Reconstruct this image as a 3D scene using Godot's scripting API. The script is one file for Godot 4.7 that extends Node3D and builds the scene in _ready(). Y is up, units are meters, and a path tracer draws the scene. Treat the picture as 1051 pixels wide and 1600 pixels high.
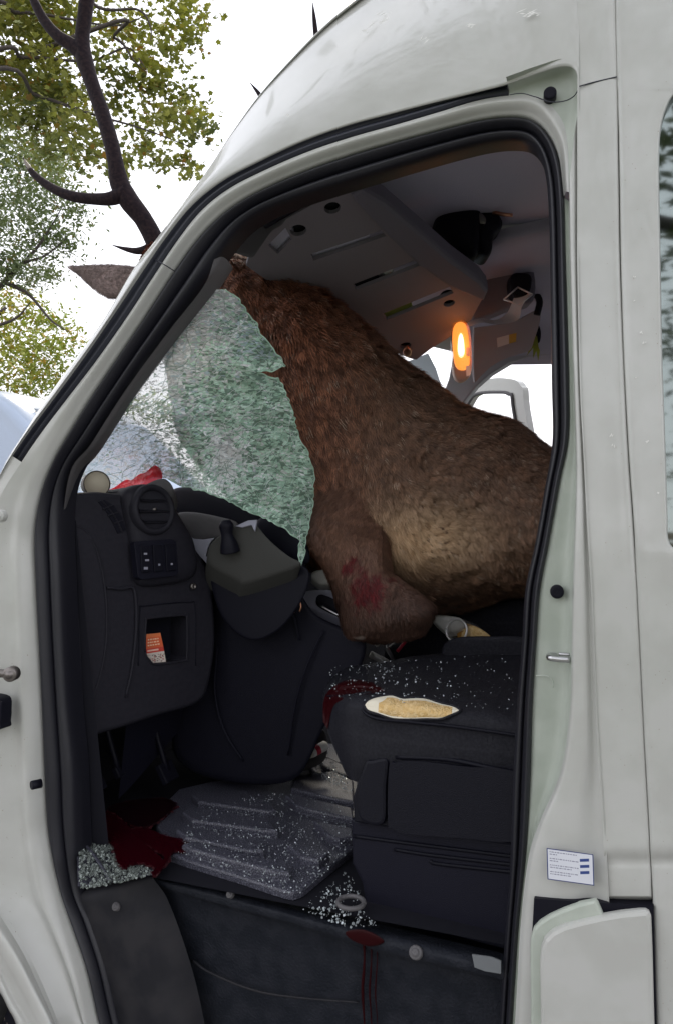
extends Node3D

# ------------------------------------------------------------------ measuring the place
const FOC := 1256.0
const YAW := 21.0
const EYE := Vector3(0.5, 1.38, 1.4)
var M := {}
var rng := RandomNumberGenerator.new()
var nz := FastNoiseLite.new()
var nz2 := FastNoiseLite.new()
var fwd := Vector3.ZERO
var rgt := Vector3.ZERO


func ray(x: float, y: float) -> Vector3:
	return fwd + rgt * ((x - 525.5) / FOC) + Vector3.UP * ((800.0 - y) / FOC)

func U(x: float, y: float, z: float) -> Vector3:      # the point of the plane z = const seen at that place of the photograph
	var d := ray(x, y)
	return EYE + d * ((z - EYE.z) / d.z)

func UY(x: float, y: float, h: float) -> Vector3:     # the same on a level plane
	var d := ray(x, y)
	return EYE + d * ((h - EYE.y) / d.y)

func UD(x: float, y: float, dist: float) -> Vector3:  # the same at a given depth
	return EYE + ray(x, y) * dist

func lean(y: float) -> float:                         # the flank of the van leans in towards the roof
	return -0.16 * pow(clampf((y - 1.2) / 1.1, 0.0, 1.4), 2.0)

func US(x: float, y: float, base: float) -> Vector3:  # on the leaning flank, base metres proud of it
	var p := U(x, y, base)
	for i in 4:
		p = U(x, y, base + lean(p.y))
	return p

func rowS(a: Array, base: float) -> PackedVector3Array:
	var r := PackedVector3Array()
	for i in range(0, a.size(), 2):
		r.append(US(a[i], a[i + 1], base))
	return r

func row3(a: Array) -> PackedVector3Array:            # x, y, z triples
	var r := PackedVector3Array()
	for i in range(0, a.size(), 3):
		r.append(U(a[i], a[i + 1], a[i + 2]))
	return r

func rowZ(a: Array, z: float) -> PackedVector3Array:
	var r := PackedVector3Array()
	for i in range(0, a.size(), 2):
		r.append(U(a[i], a[i + 1], z))
	return r

# ------------------------------------------------------------------ shape helpers
func cr(p: PackedVector3Array, n: int, closed := false) -> PackedVector3Array:
	var out := PackedVector3Array()
	var m := p.size()
	if m == 1 or n < 2:
		return p
	var span := m if closed else m - 1
	for i in n:
		var t := float(i) / (n if closed else n - 1) * span
		var k := mini(int(t), span - 1)
		var f := t - k
		var a: Vector3
		var b: Vector3 = p[k % m]
		var c: Vector3 = p[(k + 1) % m]
		var d: Vector3
		if closed:
			a = p[(k - 1 + m) % m]
			d = p[(k + 2) % m]
		else:
			a = p[k - 1] if k > 0 else b * 2.0 - c
			d = p[k + 2] if k + 2 < m else c * 2.0 - b
		out.append(0.5 * ((2.0 * b) + (c - a) * f + (2.0 * a - 5.0 * b + 4.0 * c - d) * f * f + (3.0 * b - a - 3.0 * c + d) * f * f * f))
	return out

func cr2(p: PackedVector2Array, n: int) -> PackedVector2Array:
	var q := PackedVector3Array()
	for v in p:
		q.append(Vector3(v.x, v.y, 0))
	var o := PackedVector2Array()
	for v in cr(q, n, true):
		o.append(Vector2(v.x, v.y))
	return o

func surface(rows: Array, nu: int, nv: int, closed := false) -> Array:   # rows of key points to a fine grid
	var fine := []
	for r in rows:
		fine.append(cr(r, nu, closed))
	var g := []
	for j in nv:
		g.append(PackedVector3Array())
	for i in nu:
		var col := PackedVector3Array()
		for r in fine:
			col.append(r[i])
		var c := cr(col, nv)
		for j in nv:
			g[j].append(c[j])
	return g

func straight(rows: Array, nu: int, closed := false) -> Array:           # rows kept as they are, refined along only
	var g := []
	for r in rows:
		g.append(cr(r, nu, closed))
	return g

func add_grid(st: SurfaceTool, g: Array, closed := false, uv := false) -> void:
	var nv := g.size()
	var nu: int = g[0].size()
	var cols := nu if closed else nu - 1
	for j in nv - 1:
		for i in cols:
			var k := (i + 1) % nu
			var a: Vector3 = g[j][i]
			var b: Vector3 = g[j][k]
			var c: Vector3 = g[j + 1][k]
			var d: Vector3 = g[j + 1][i]
			var q := [a, b, c, a, c, d]
			var w := [0, 0, 1, 0, 1, 1, 0, 0, 1, 1, 0, 1]
			for n in 6:
				if uv:
					st.set_uv(Vector2(float(i + w[n * 2]) / cols, float(j + w[n * 2 + 1]) / (nv - 1)))
				st.add_vertex(q[n])

func tool(smooth := true) -> SurfaceTool:
	var st := SurfaceTool.new()
	st.begin(Mesh.PRIMITIVE_TRIANGLES)
	st.set_smooth_group(0 if smooth else -1)
	return st

func done(st: SurfaceTool) -> ArrayMesh:
	st.generate_normals()
	return st.commit()

func tri(st: SurfaceTool, a: Vector3, b: Vector3, c: Vector3) -> void:
	st.add_vertex(a); st.add_vertex(b); st.add_vertex(c)

func quad(st: SurfaceTool, a: Vector3, b: Vector3, c: Vector3, d: Vector3) -> void:
	tri(st, a, b, c); tri(st, a, c, d)

class Fr:
	var o: Vector3
	var e1: Vector3
	var e2: Vector3
	var n: Vector3
	func at(v: Vector2, h := 0.0) -> Vector3:
		return o + e1 * v.x + e2 * v.y + n * h

func fr3(a: Vector3, b: Vector3, c: Vector3) -> Fr:
	var f := Fr.new()
	f.o = a
	f.e1 = (b - a).normalized()
	f.n = f.e1.cross(c - a).normalized()
	if f.n.dot(EYE - a) < 0.0:
		f.n = -f.n
	f.e2 = f.n.cross(f.e1)
	return f

func on(f: Fr, x: float, y: float) -> Vector2:
	var d := ray(x, y)
	var p := EYE + d * ((f.o - EYE).dot(f.n) / d.dot(f.n))
	return Vector2((p - f.o).dot(f.e1), (p - f.o).dot(f.e2))

func pt(f: Fr, x: float, y: float, h := 0.0) -> Vector3:
	return f.at(on(f, x, y), h)

func poly(f: Fr, a: Array, smooth := 0) -> PackedVector2Array:
	var p := PackedVector2Array()
	for i in range(0, a.size(), 2):
		p.append(on(f, a[i], a[i + 1]))
	if smooth:
		p = cr2(p, smooth)
	if Geometry2D.is_polygon_clockwise(p):
		p.reverse()
	return p

func inset(p: PackedVector2Array, b: float) -> PackedVector2Array:
	var o := PackedVector2Array()
	var n := p.size()
	for i in n:
		var d1 := (p[i] - p[(i - 1 + n) % n]).normalized()
		var d2 := (p[(i + 1) % n] - p[i]).normalized()
		var m := (Vector2(-d1.y, d1.x) + Vector2(-d2.y, d2.x))
		m = m.normalized() if m.length() > 0.01 else Vector2(-d1.y, d1.x)
		o.append(p[i] + m * b)
	return o

func slab(st: SurfaceTool, f: Fr, p: PackedVector2Array, h0: float, h1: float, bevel := 0.0) -> void:
	st.set_smooth_group(-1)
	var n := p.size()
	var fp := inset(p, bevel) if bevel > 0.0 else p
	var ids := Geometry2D.triangulate_polygon(fp)
	if ids.is_empty():
		fp = p
		ids = Geometry2D.triangulate_polygon(p)
	for i in range(0, ids.size(), 3):
		tri(st, f.at(fp[ids[i]], h1), f.at(fp[ids[i + 2]], h1), f.at(fp[ids[i + 1]], h1))
	for i in n:
		var k := (i + 1) % n
		if bevel > 0.0:
			var m1 := inset(p, bevel * 0.3)
			quad(st, f.at(fp[i], h1), f.at(fp[k], h1), f.at(m1[k], h1 - bevel * 0.3), f.at(m1[i], h1 - bevel * 0.3))
			quad(st, f.at(m1[i], h1 - bevel * 0.3), f.at(m1[k], h1 - bevel * 0.3), f.at(p[k], h1 - bevel), f.at(p[i], h1 - bevel))
		quad(st, f.at(p[i], h1 - bevel), f.at(p[k], h1 - bevel), f.at(p[k], h0), f.at(p[i], h0))
	for i in range(0, ids.size(), 3):
		tri(st, f.at(fp[ids[i]], h0), f.at(fp[ids[i + 1]], h0), f.at(fp[ids[i + 2]], h0))
	st.set_smooth_group(0)

func slab_holes(st: SurfaceTool, f: Fr, p: PackedVector2Array, holes: Array, h0: float, h1: float) -> void:
	var pieces := [p]
	for h in holes:
		var c := Vector2.ZERO
		for v in h:
			c += v / h.size()
		var dir: Vector2 = (h[0] - c)
		for v in h:
			if (v - c).length() > dir.length():
				dir = v - c
		dir = dir.normalized()
		var up := Vector2(-dir.y, dir.x)
		var half_a := PackedVector2Array([c - dir * 9.0, c + dir * 9.0, c + dir * 9.0 + up * 9.0, c - dir * 9.0 + up * 9.0])
		var half_b := PackedVector2Array([c - dir * 9.0, c - dir * 9.0 - up * 9.0, c + dir * 9.0 - up * 9.0, c + dir * 9.0])
		var next := []
		for q in pieces:
			for half in [half_a, half_b]:
				for part in Geometry2D.intersect_polygons(q, half):
					for w in Geometry2D.clip_polygons(part, h):
						if w.size() > 2 and not Geometry2D.is_polygon_clockwise(w):
							next.append(w)
		pieces = next
	for q in pieces:
		slab(st, f, q, h0, h1)

func dome(st: SurfaceTool, ring: PackedVector3Array, n: Vector3, height: float, back: float, flat := 2.5, steps := 7) -> void:
	var c := Vector3.ZERO
	for v in ring:
		c += v / ring.size()
	var g := []
	var closed_row := PackedVector3Array()
	for v in ring:
		closed_row.append(v - n * back)
	g.append(closed_row)
	for k in steps + 1:
		var s := cos(float(k) / steps * PI / 2.0)
		s = pow(s, 0.8)
		var h := height * pow(1.0 - pow(s, flat), 1.0 / flat)
		var r := PackedVector3Array()
		for v in ring:
			r.append(c + (v - c) * maxf(s, 0.001) + n * h)
		g.append(r)
	add_grid(st, g, true)

func ring_px(a: Array, z: float, n := 40) -> PackedVector3Array:
	return cr(rowZ(a, z), n, true)

func tube(st: SurfaceTool, path: PackedVector3Array, radii: Array, sides := 10, steps := 0, wob := 0.0) -> void:
	var n := steps if steps else path.size()
	var rr := PackedVector3Array()
	for r in radii:
		rr.append(Vector3(r, 0, 0))
	var p := cr(path, n)
	var q := cr(rr, n)
	var g := []
	var side := Vector3.ZERO
	for i in n:
		var d := (p[mini(i + 1, n - 1)] - p[maxi(i - 1, 0)]).normalized()
		if side == Vector3.ZERO:
			side = d.cross(Vector3.UP if absf(d.y) < 0.9 else Vector3.RIGHT).normalized()
		side = (side - d * side.dot(d)).normalized()
		var up := d.cross(side)
		var r := PackedVector3Array()
		for k in sides:
			var a := TAU * k / sides
			var rad: float = maxf(q[i].x, 0.0004)
			if wob > 0.0:
				rad *= 1.0 + wob * nz.get_noise_3d(p[i].x * 16.0 + cos(a) * 2.6, p[i].y * 16.0 + sin(a) * 2.6, p[i].z * 16.0)
			r.append(p[i] + (side * cos(a) + up * sin(a)) * rad)
		if i == 0:
			var cap := PackedVector3Array()
			for k in sides:
				cap.append(p[0] + (r[k] - p[0]) * 0.02)
			g.append(cap)
		g.append(r)
		if i == n - 1:
			var cap2 := PackedVector3Array()
			for k in sides:
				cap2.append(p[i] + (r[k] - p[i]) * 0.02)
			g.append(cap2)
	add_grid(st, g, true)

func lathe(st: SurfaceTool, o: Vector3, axis: Vector3, prof: Array, sides := 28) -> void:   # radius, height pairs along the axis
	var s := axis.cross(Vector3.UP if absf(axis.y) < 0.9 else Vector3.RIGHT).normalized()
	var t := axis.cross(s).normalized()
	var g := []
	for i in range(0, prof.size(), 2):
		var r := PackedVector3Array()
		for k in sides:
			var a := TAU * k / sides
			r.append(o + (s * cos(a) + t * sin(a)) * maxf(prof[i], 0.0002) + axis * prof[i + 1])
		g.append(r)
	add_grid(st, g, true)

func block(st: SurfaceTool, c: Vector3, size: Vector3, basis := Basis(), bevel := 0.004) -> void:
	var f := Fr.new()
	f.o = c; f.e1 = basis.x.normalized(); f.e2 = basis.y.normalized(); f.n = basis.z.normalized()
	var x := size.x / 2.0
	var y := size.y / 2.0
	slab(st, f, PackedVector2Array([Vector2(-x, -y), Vector2(x, -y), Vector2(x, y), Vector2(-x, y)]), -size.z / 2.0, size.z / 2.0, bevel)

func facing_table(g: Array) -> Array:                 # where each point of a grid is seen, with its distance
	var t := []
	for r in g:
		for p in r:
			var d: Vector3 = p - EYE
			var k := d.dot(fwd)
			t.append([Vector2(525.5 + d.dot(rgt) / k * FOC, 800.0 - d.y / k * FOC), k])
	return t

func on_table(t: Array, x: float, y: float, proud: float) -> Vector3:
	var near := 1e9
	for e in t:
		if absf(e[0].x - x) < 14.0 and absf(e[0].y - y) < 14.0:
			near = minf(near, e[1])
	var sw := 0.0
	var sd := 0.0
	for e in t:
		if absf(e[0].x - x) < 14.0 and absf(e[0].y - y) < 14.0 and e[1] < near + 0.09:
			var w := 1.0 / (1.0 + pow((e[0] - Vector2(x, y)).length(), 3.0))
			sw += w
			sd += w * e[1]
	return UD(x, y, (sd / sw if sw > 0.0 else 1.8) - proud)

func rough_outline(p: PackedVector2Array, amp: float) -> PackedVector2Array:
	var o := PackedVector2Array()
	for v in p:
		o.append(v + Vector2(nz2.get_noise_2d(v.x * 60.0, v.y * 60.0), nz2.get_noise_2d(v.x * 60.0 + 40.0, v.y * 60.0)) * amp)
	return o

# ------------------------------------------------------------------ naming helpers
func thing(called: String, label: String, category: String, group := "", kind := "") -> Node3D:
	var o := Node3D.new()
	o.name = called
	add_child(o, true)
	return tag(o, label, category, group, kind)

func tag(o: Node, label: String, category: String, group := "", kind := "") -> Node:
	o.set_meta("label", label)
	if category:
		o.set_meta("category", category)
	if group:
		o.set_meta("group", group)
	if kind:
		o.set_meta("kind", kind)
	return o

func obj(called: String, mesh: Mesh, m: Material, parent: Node = null, label := "", kind := "") -> MeshInstance3D:
	var o := MeshInstance3D.new()
	o.name = called
	o.mesh = mesh
	o.material_override = m
	(parent if parent else self).add_child(o, true)
	if label:
		o.set_meta("label", label)
	if kind:
		o.set_meta("kind", kind)
	return o

func many(called: String, mesh: Mesh, m: Material, xf: Array, cols: Array, parent: Node = null) -> MultiMeshInstance3D:
	var mm := MultiMesh.new()
	mm.transform_format = MultiMesh.TRANSFORM_3D
	mm.use_colors = not cols.is_empty()
	mm.mesh = mesh
	mm.instance_count = xf.size()
	for i in xf.size():
		mm.set_instance_transform(i, xf[i])
		if mm.use_colors:
			mm.set_instance_color(i, cols[i])
	var o := MultiMeshInstance3D.new()
	o.name = called
	o.multimesh = mm
	o.material_override = m
	o.set_meta("kind", "stuff")
	(parent if parent else self).add_child(o, true)
	return o

# ------------------------------------------------------------------ materials
func lin(r: float, g: float, b: float, a := 1.0) -> Color:
	var c := Color(r, g, b).linear_to_srgb()
	c.a = a
	return c

func mat(called: String, c: Color, rough: float, metal := 0.0) -> StandardMaterial3D:
	var m := StandardMaterial3D.new()
	m.resource_name = called
	m.albedo_color = c
	m.roughness = rough
	m.metallic = metal
	M[called] = m
	return m

func noise_tex(freq: float, oct: int, ramp: Gradient = null, normal := false, strength := 4.0, seed_ := 1) -> NoiseTexture2D:
	var t := NoiseTexture2D.new()
	t.width = 512
	t.height = 512
	t.seamless = true
	var f := FastNoiseLite.new()
	f.seed = seed_
	f.frequency = freq
	f.fractal_octaves = oct
	t.noise = f
	if normal:
		t.as_normal_map = true
		t.bump_strength = strength
	if ramp:
		t.color_ramp = ramp
	return t

func two(a: Color, b: Color, pa := 0.3, pb := 0.7) -> Gradient:
	var g := Gradient.new()
	g.offsets = PackedFloat32Array([pa, pb])
	g.colors = PackedColorArray([a, b])
	return g

func grain(m: StandardMaterial3D, tex: Texture2D, scale: float, depth: float) -> void:
	m.normal_enabled = true
	m.normal_texture = tex
	m.normal_scale = depth
	m.uv1_triplanar = true
	m.uv1_world_triplanar = true
	m.uv1_scale = Vector3.ONE * scale

func toned(m: StandardMaterial3D, freq: float, a: Color, b: Color, scale: float, oct := 5, seed_ := 3, pa := 0.3, pb := 0.7) -> void:
	m.albedo_color = Color.WHITE
	m.albedo_texture = noise_tex(freq, oct, two(a, b, pa, pb), false, 1.0, seed_)
	m.uv1_triplanar = true
	m.uv1_world_triplanar = true
	m.uv1_scale = Vector3.ONE * scale

func make_materials() -> void:
	var fine := noise_tex(0.09, 3, null, true, 5.0, 11)
	var soft := noise_tex(0.012, 4, null, true, 3.0, 12)
	var m := mat("paint", lin(0.60, 0.61, 0.55), 0.3)
	toned(m, 0.01, lin(0.475, 0.478, 0.448), lin(0.522, 0.525, 0.497), 1.3, 6, 5)
	m.clearcoat_enabled = true
	m.clearcoat = 0.45
	m.clearcoat_roughness = 0.06
	m = mat("paint_inner", lin(0.50, 0.57, 0.49), 0.4)
	toned(m, 0.012, lin(0.42, 0.46, 0.40), lin(0.48, 0.52, 0.46), 1.6, 6, 6)
	m = mat("rubber", lin(0.012, 0.012, 0.018), 0.42)
	grain(m, fine, 9.0, 0.25)
	m = mat("strip", lin(0.02, 0.022, 0.035), 0.38)
	m = mat("trim_grey", lin(0.10, 0.095, 0.10), 0.6)
	grain(m, fine, 8.0, 0.4)
	m = mat("dash", lin(0.03, 0.03, 0.042), 0.5)
	toned(m, 0.02, lin(0.0195, 0.0188, 0.0255), lin(0.0235, 0.0228, 0.0300), 2.0, 5, 9)
	grain(m, fine, 9.0, 0.25)
	m.uv1_scale = Vector3.ONE * 6.0
	m = mat("dash_dark", lin(0.010, 0.010, 0.018), 0.5)
	grain(m, fine, 8.0, 0.4)
	m = mat("stack", lin(0.009, 0.009, 0.016), 0.6)
	grain(m, fine, 8.0, 0.4)
	m = mat("black", lin(0.008, 0.008, 0.014), 0.5)
	m = mat("footwell", lin(0.012, 0.012, 0.017), 0.85)
	m = mat("column", lin(0.055, 0.055, 0.052), 0.55)
	grain(m, fine, 8.0, 0.4)
	m = mat("torn_pale", lin(0.30, 0.30, 0.37), 0.5)
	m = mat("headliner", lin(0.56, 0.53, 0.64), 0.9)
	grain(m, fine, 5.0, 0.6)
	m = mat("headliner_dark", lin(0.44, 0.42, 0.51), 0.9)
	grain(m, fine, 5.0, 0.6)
	m = mat("shelf", lin(0.235, 0.215, 0.245), 0.65)
	grain(m, fine, 7.0, 0.4)
	m = mat("beam", lin(0.16, 0.15, 0.185), 0.65)
	grain(m, fine, 7.0, 0.4)
	m = mat("leaf_glimpse", lin(0.45, 0.52, 0.12), 0.8)
	m = mat("visor", lin(0.38, 0.38, 0.41), 0.75)
	grain(m, fine, 7.0, 0.4)
	m = mat("cloth", lin(0.014, 0.014, 0.020), 0.55)
	m.metallic_specular = 0.4
	toned(m, 0.03, lin(0.006, 0.006, 0.011), lin(0.015, 0.015, 0.022), 3.0, 5, 21)
	grain(m, noise_tex(0.2, 2, null, true, 8.0, 13), 7.0, 0.8)
	m = mat("seat_trim", lin(0.006, 0.006, 0.011), 0.42)
	grain(m, fine, 8.0, 0.35)
	m = mat("step", lin(0.02, 0.021, 0.026), 0.55)
	toned(m, 0.012, lin(0.012, 0.014, 0.02), lin(0.020, 0.022, 0.029), 1.5, 6, 31)
	grain(m, fine, 6.0, 0.4)
	m.uv1_scale = Vector3.ONE * 2.5
	m = mat("step_brown", lin(0.04, 0.037, 0.038), 0.55)
	toned(m, 0.012, lin(0.018, 0.018, 0.022), lin(0.03, 0.029, 0.032), 1.5, 6, 32)
	m = mat("mat_rubber", lin(0.06, 0.06, 0.07), 0.45)
	toned(m, 0.06, lin(0.022, 0.022, 0.034), lin(0.15, 0.15, 0.185), 7.0, 6, 33, 0.42, 0.72)
	m = mat("carpet", lin(0.035, 0.035, 0.04), 0.95)
	toned(m, 0.03, lin(0.02, 0.02, 0.026), lin(0.06, 0.06, 0.065), 2.0, 6, 34)
	m = mat("foam", lin(0.75, 0.52, 0.24), 0.95)
	toned(m, 0.05, lin(0.66, 0.43, 0.17), lin(0.82, 0.60, 0.31), 3.0, 5, 35)
	grain(m, noise_tex(0.15, 3, null, true, 8.0, 14), 3.0, 0.8)
	m = mat("foam_edge", lin(0.80, 0.74, 0.60), 0.9)
	m = mat("metal", lin(0.55, 0.55, 0.56), 0.28, 1.0)
	m = mat("dull_metal", lin(0.22, 0.20, 0.19), 0.45, 1.0)
	m = mat("bright_metal", lin(0.85, 0.83, 0.83), 0.3, 0.45)
	m = mat("copper", lin(0.6, 0.3, 0.2), 0.35, 1.0)
	m = mat("white", lin(0.78, 0.77, 0.74), 0.5)
	m = mat("cream", lin(0.72, 0.64, 0.50), 0.6)
	m = mat("cup_side", lin(0.09, 0.075, 0.06), 0.6)
	m = mat("red", lin(0.5, 0.02, 0.05), 0.4)
	m = mat("blood", lin(0.022, 0.0006, 0.003), 0.12)
	grain(m, soft, 9.0, 0.5)
	m.metallic_specular = 0.3
	m = mat("blood_dry", lin(0.045, 0.003, 0.007), 0.35)
	m = mat("blood_rim", lin(0.05, 0.004, 0.008, 0.6), 0.5)
	m.transparency = BaseMaterial3D.TRANSPARENCY_ALPHA
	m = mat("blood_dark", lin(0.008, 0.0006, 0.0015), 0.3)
	m = mat("seat_blood", lin(0.022, 0.0008, 0.002), 0.4)
	m.metallic_specular = 0.25
	m = mat("wound", lin(0.085, 0.003, 0.008), 0.3)
	m = mat("blood_thin", lin(0.62, 0.004, 0.015, 0.95), 0.3)
	m.transparency = BaseMaterial3D.TRANSPARENCY_ALPHA
	m.backlight_enabled = true
	m.backlight = lin(0.95, 0.02, 0.04)
	m = mat("blood_film", lin(0.90, 0.03, 0.04, 0.85), 0.3)
	m.transparency = BaseMaterial3D.TRANSPARENCY_ALPHA
	m.backlight_enabled = true
	m.backlight = lin(0.95, 0.10, 0.10)
	for k in ["black", "stack", "footwell", "step", "step_brown", "seat_trim", "dash_dark", "carpet", "dash", "column"]:
		M[k].metallic_specular = 0.27
	# shattered glass
	for spec in [["glass_milk", 0.56, 0.75, 0.63, 0.97, 0.26], ["glass_mid", 0.38, 0.56, 0.45, 0.97, 0.26], ["glass_deep", 0.16, 0.25, 0.20, 0.95, 0.26], ["glass_pale", 0.78, 0.84, 0.88, 0.6, 0.3], ["glass_white", 0.88, 0.91, 0.92, 0.95, 0.3], ["glass_blue", 0.50, 0.62, 0.68, 0.8, 0.28]]:
		m = mat(spec[0], lin(spec[1], spec[2], spec[3], spec[4]), spec[5])
		m.transparency = BaseMaterial3D.TRANSPARENCY_ALPHA
		m.backlight_enabled = true
		m.backlight = lin(spec[1] * 0.8, spec[2] * 0.8, spec[3] * 0.8)
	m = mat("pane", Color(0.9, 1.0, 0.95, 0.1), 0.05)
	m.transparency = BaseMaterial3D.TRANSPARENCY_ALPHA
	m = mat("crumb", lin(0.40, 0.44, 0.46), 0.08)
	m.metallic = 0.3
	m = mat("crumb_green", lin(0.20, 0.225, 0.21), 0.08)
	m.metallic = 0.35
	m = mat("jar_glass", Color(0.95, 0.97, 0.97, 0.12), 0.05)
	m.transparency = BaseMaterial3D.TRANSPARENCY_ALPHA
	m = mat("chip", lin(0.16, 0.17, 0.18), 0.3)
	m = mat("amber", lin(0.5, 0.25, 0.05), 0.3)
	m = mat("tinted", lin(0.22, 0.25, 0.24), 0.04, 1.0)
	m = mat("lamp_shell", lin(0.9, 0.38, 0.10, 0.55), 0.3)
	m.transparency = BaseMaterial3D.TRANSPARENCY_ALPHA
	m = mat("lamp_glow", lin(1.0, 0.45, 0.1), 0.4)
	m.emission_enabled = true
	m.emission = lin(1.0, 0.36, 0.06)
	m.emission_energy_multiplier = 1.5
	m = mat("lamp_core", lin(1.0, 0.8, 0.5), 0.4)
	m.emission_enabled = true
	m.emission = lin(1.0, 0.75, 0.45)
	m.emission_energy_multiplier = 2.2
	# the stag
	m = mat("hide", lin(0.15, 0.085, 0.052), 0.9)
	m = mat("fur", Color.WHITE, 0.62)
	m.vertex_color_use_as_albedo = true
	m = mat("antler", lin(0.05, 0.036, 0.036), 0.7)
	m.metallic_specular = 0.25
	toned(m, 0.03, lin(0.012, 0.008, 0.012), lin(0.032, 0.02, 0.022), 4.0, 5, 41)
	grain(m, soft, 5.0, 0.3)
	m = mat("antler_tip", lin(0.22, 0.18, 0.15), 0.45)
	m = mat("ear", lin(0.38, 0.29, 0.28), 0.9)
	m.backlight_enabled = true
	m.backlight = lin(0.16, 0.09, 0.07)
	m = mat("hoof", lin(0.12, 0.09, 0.075), 0.55)
	m = mat("nose", lin(0.01, 0.01, 0.01), 0.3)
	# outside
	m = mat("gravel", lin(0.25, 0.25, 0.25), 0.9)
	toned(m, 0.05, lin(0.20, 0.19, 0.175), lin(0.30, 0.29, 0.27), 0.7, 5, 51)
	m = mat("grass", lin(0.05, 0.085, 0.025), 0.95)
	toned(m, 0.03, lin(0.035, 0.06, 0.015), lin(0.085, 0.115, 0.035), 0.3, 6, 52)
	m = mat("bark", lin(0.075, 0.06, 0.055), 0.9)
	grain(m, noise_tex(0.05, 4, null, true, 8.0, 15), 2.0, 1.0)
	m = mat("leaf", Color.WHITE, 0.55)
	m.vertex_color_use_as_albedo = true
	m.backlight_enabled = true
	m.backlight = lin(0.38, 0.42, 0.13)
	m = mat("car_paint", lin(0.33, 0.40, 0.52), 0.12)
	m.clearcoat_enabled = true
	m = mat("car_glass", lin(0.30, 0.36, 0.45), 0.03, 1.0)
	m = mat("wood", lin(0.30, 0.24, 0.19), 0.85)
	m = mat("tyre", lin(0.012, 0.012, 0.013), 0.8)

# ------------------------------------------------------------------ build
func _ready() -> void:
	rng.seed = 7
	nz.seed = 4
	nz.frequency = 1.0
	nz2.seed = 9
	nz2.frequency = 1.0
	var yaw := deg_to_rad(YAW)
	fwd = Vector3(-sin(yaw), 0, -cos(yaw))
	rgt = Vector3(cos(yaw), 0, -sin(yaw))
	# camera, sky, sun, exposure
	var cam := Camera3D.new()
	cam.name = "camera"
	cam.position = EYE
	cam.rotation.y = yaw
	cam.fov = rad_to_deg(2.0 * atan(800.0 / FOC))
	cam.near = 0.02
	cam.far = 400.0
	add_child(cam)
	var env := Environment.new()
	env.background_mode = Environment.BG_SKY
	var sky := Sky.new()
	var sm := ProceduralSkyMaterial.new()
	sm.sky_top_color = lin(0.90, 0.92, 1.0)
	sm.sky_horizon_color = lin(1.0, 0.98, 1.0)
	sm.sky_curve = 0.2
	sm.sky_energy_multiplier = 1.15
	sm.ground_bottom_color = lin(0.12, 0.11, 0.09)
	sm.ground_horizon_color = lin(0.3, 0.3, 0.28)
	sky.sky_material = sm
	env.sky = sky
	env.tonemap_mode = Environment.TONE_MAPPER_LINEAR
	env.tonemap_exposure = 1.35
	env.sdfgi_enabled = true
	env.ssao_enabled = true
	env.ssil_enabled = true
	var we := WorldEnvironment.new()
	we.name = "world"
	we.environment = env
	add_child(we)
	var sun := DirectionalLight3D.new()
	sun.name = "sun"
	sun.light_energy = 0.32
	sun.light_color = Color(1.0, 0.96, 0.88)
	sun.light_angular_distance = 12.0
	sun.shadow_enabled = true
	sun.rotation = Vector3(deg_to_rad(-48), deg_to_rad(205), 0)
	add_child(sun)
	make_materials()
	build_ground()
	var van := thing("van", "white high roof van with its driver door opening bare and windscreen smashed in", "van")
	build_shell(van)
	build_cab(van)
	build_dash(van)
	build_seat(van)
	build_floor(van)
	build_windscreen(van)
	build_stag()
	build_loose()
	build_blood()
	build_background()

func build_ground() -> void:
	var st := tool()
	var g := []
	for j in 2:
		g.append(PackedVector3Array([Vector3(-160, 0, -160 + 320 * j), Vector3(160, 0, -160 + 320 * j)]))
	add_grid(st, g)
	tag(obj("ground", done(st), M.grass, null, "", "structure"), "green grassy ground reaching to the trees", "ground", "", "structure")
	st = tool()
	g = []
	for j in 2:
		g.append(PackedVector3Array([Vector3(-60, 0.004, -4.2 + 7.2 * j), Vector3(60, 0.004, -4.2 + 7.2 * j)]))
	add_grid(st, g)
	tag(obj("road", done(st), M.gravel, null, "", "structure"), "pale gravel roadside strip under the van", "road", "", "structure")

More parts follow.
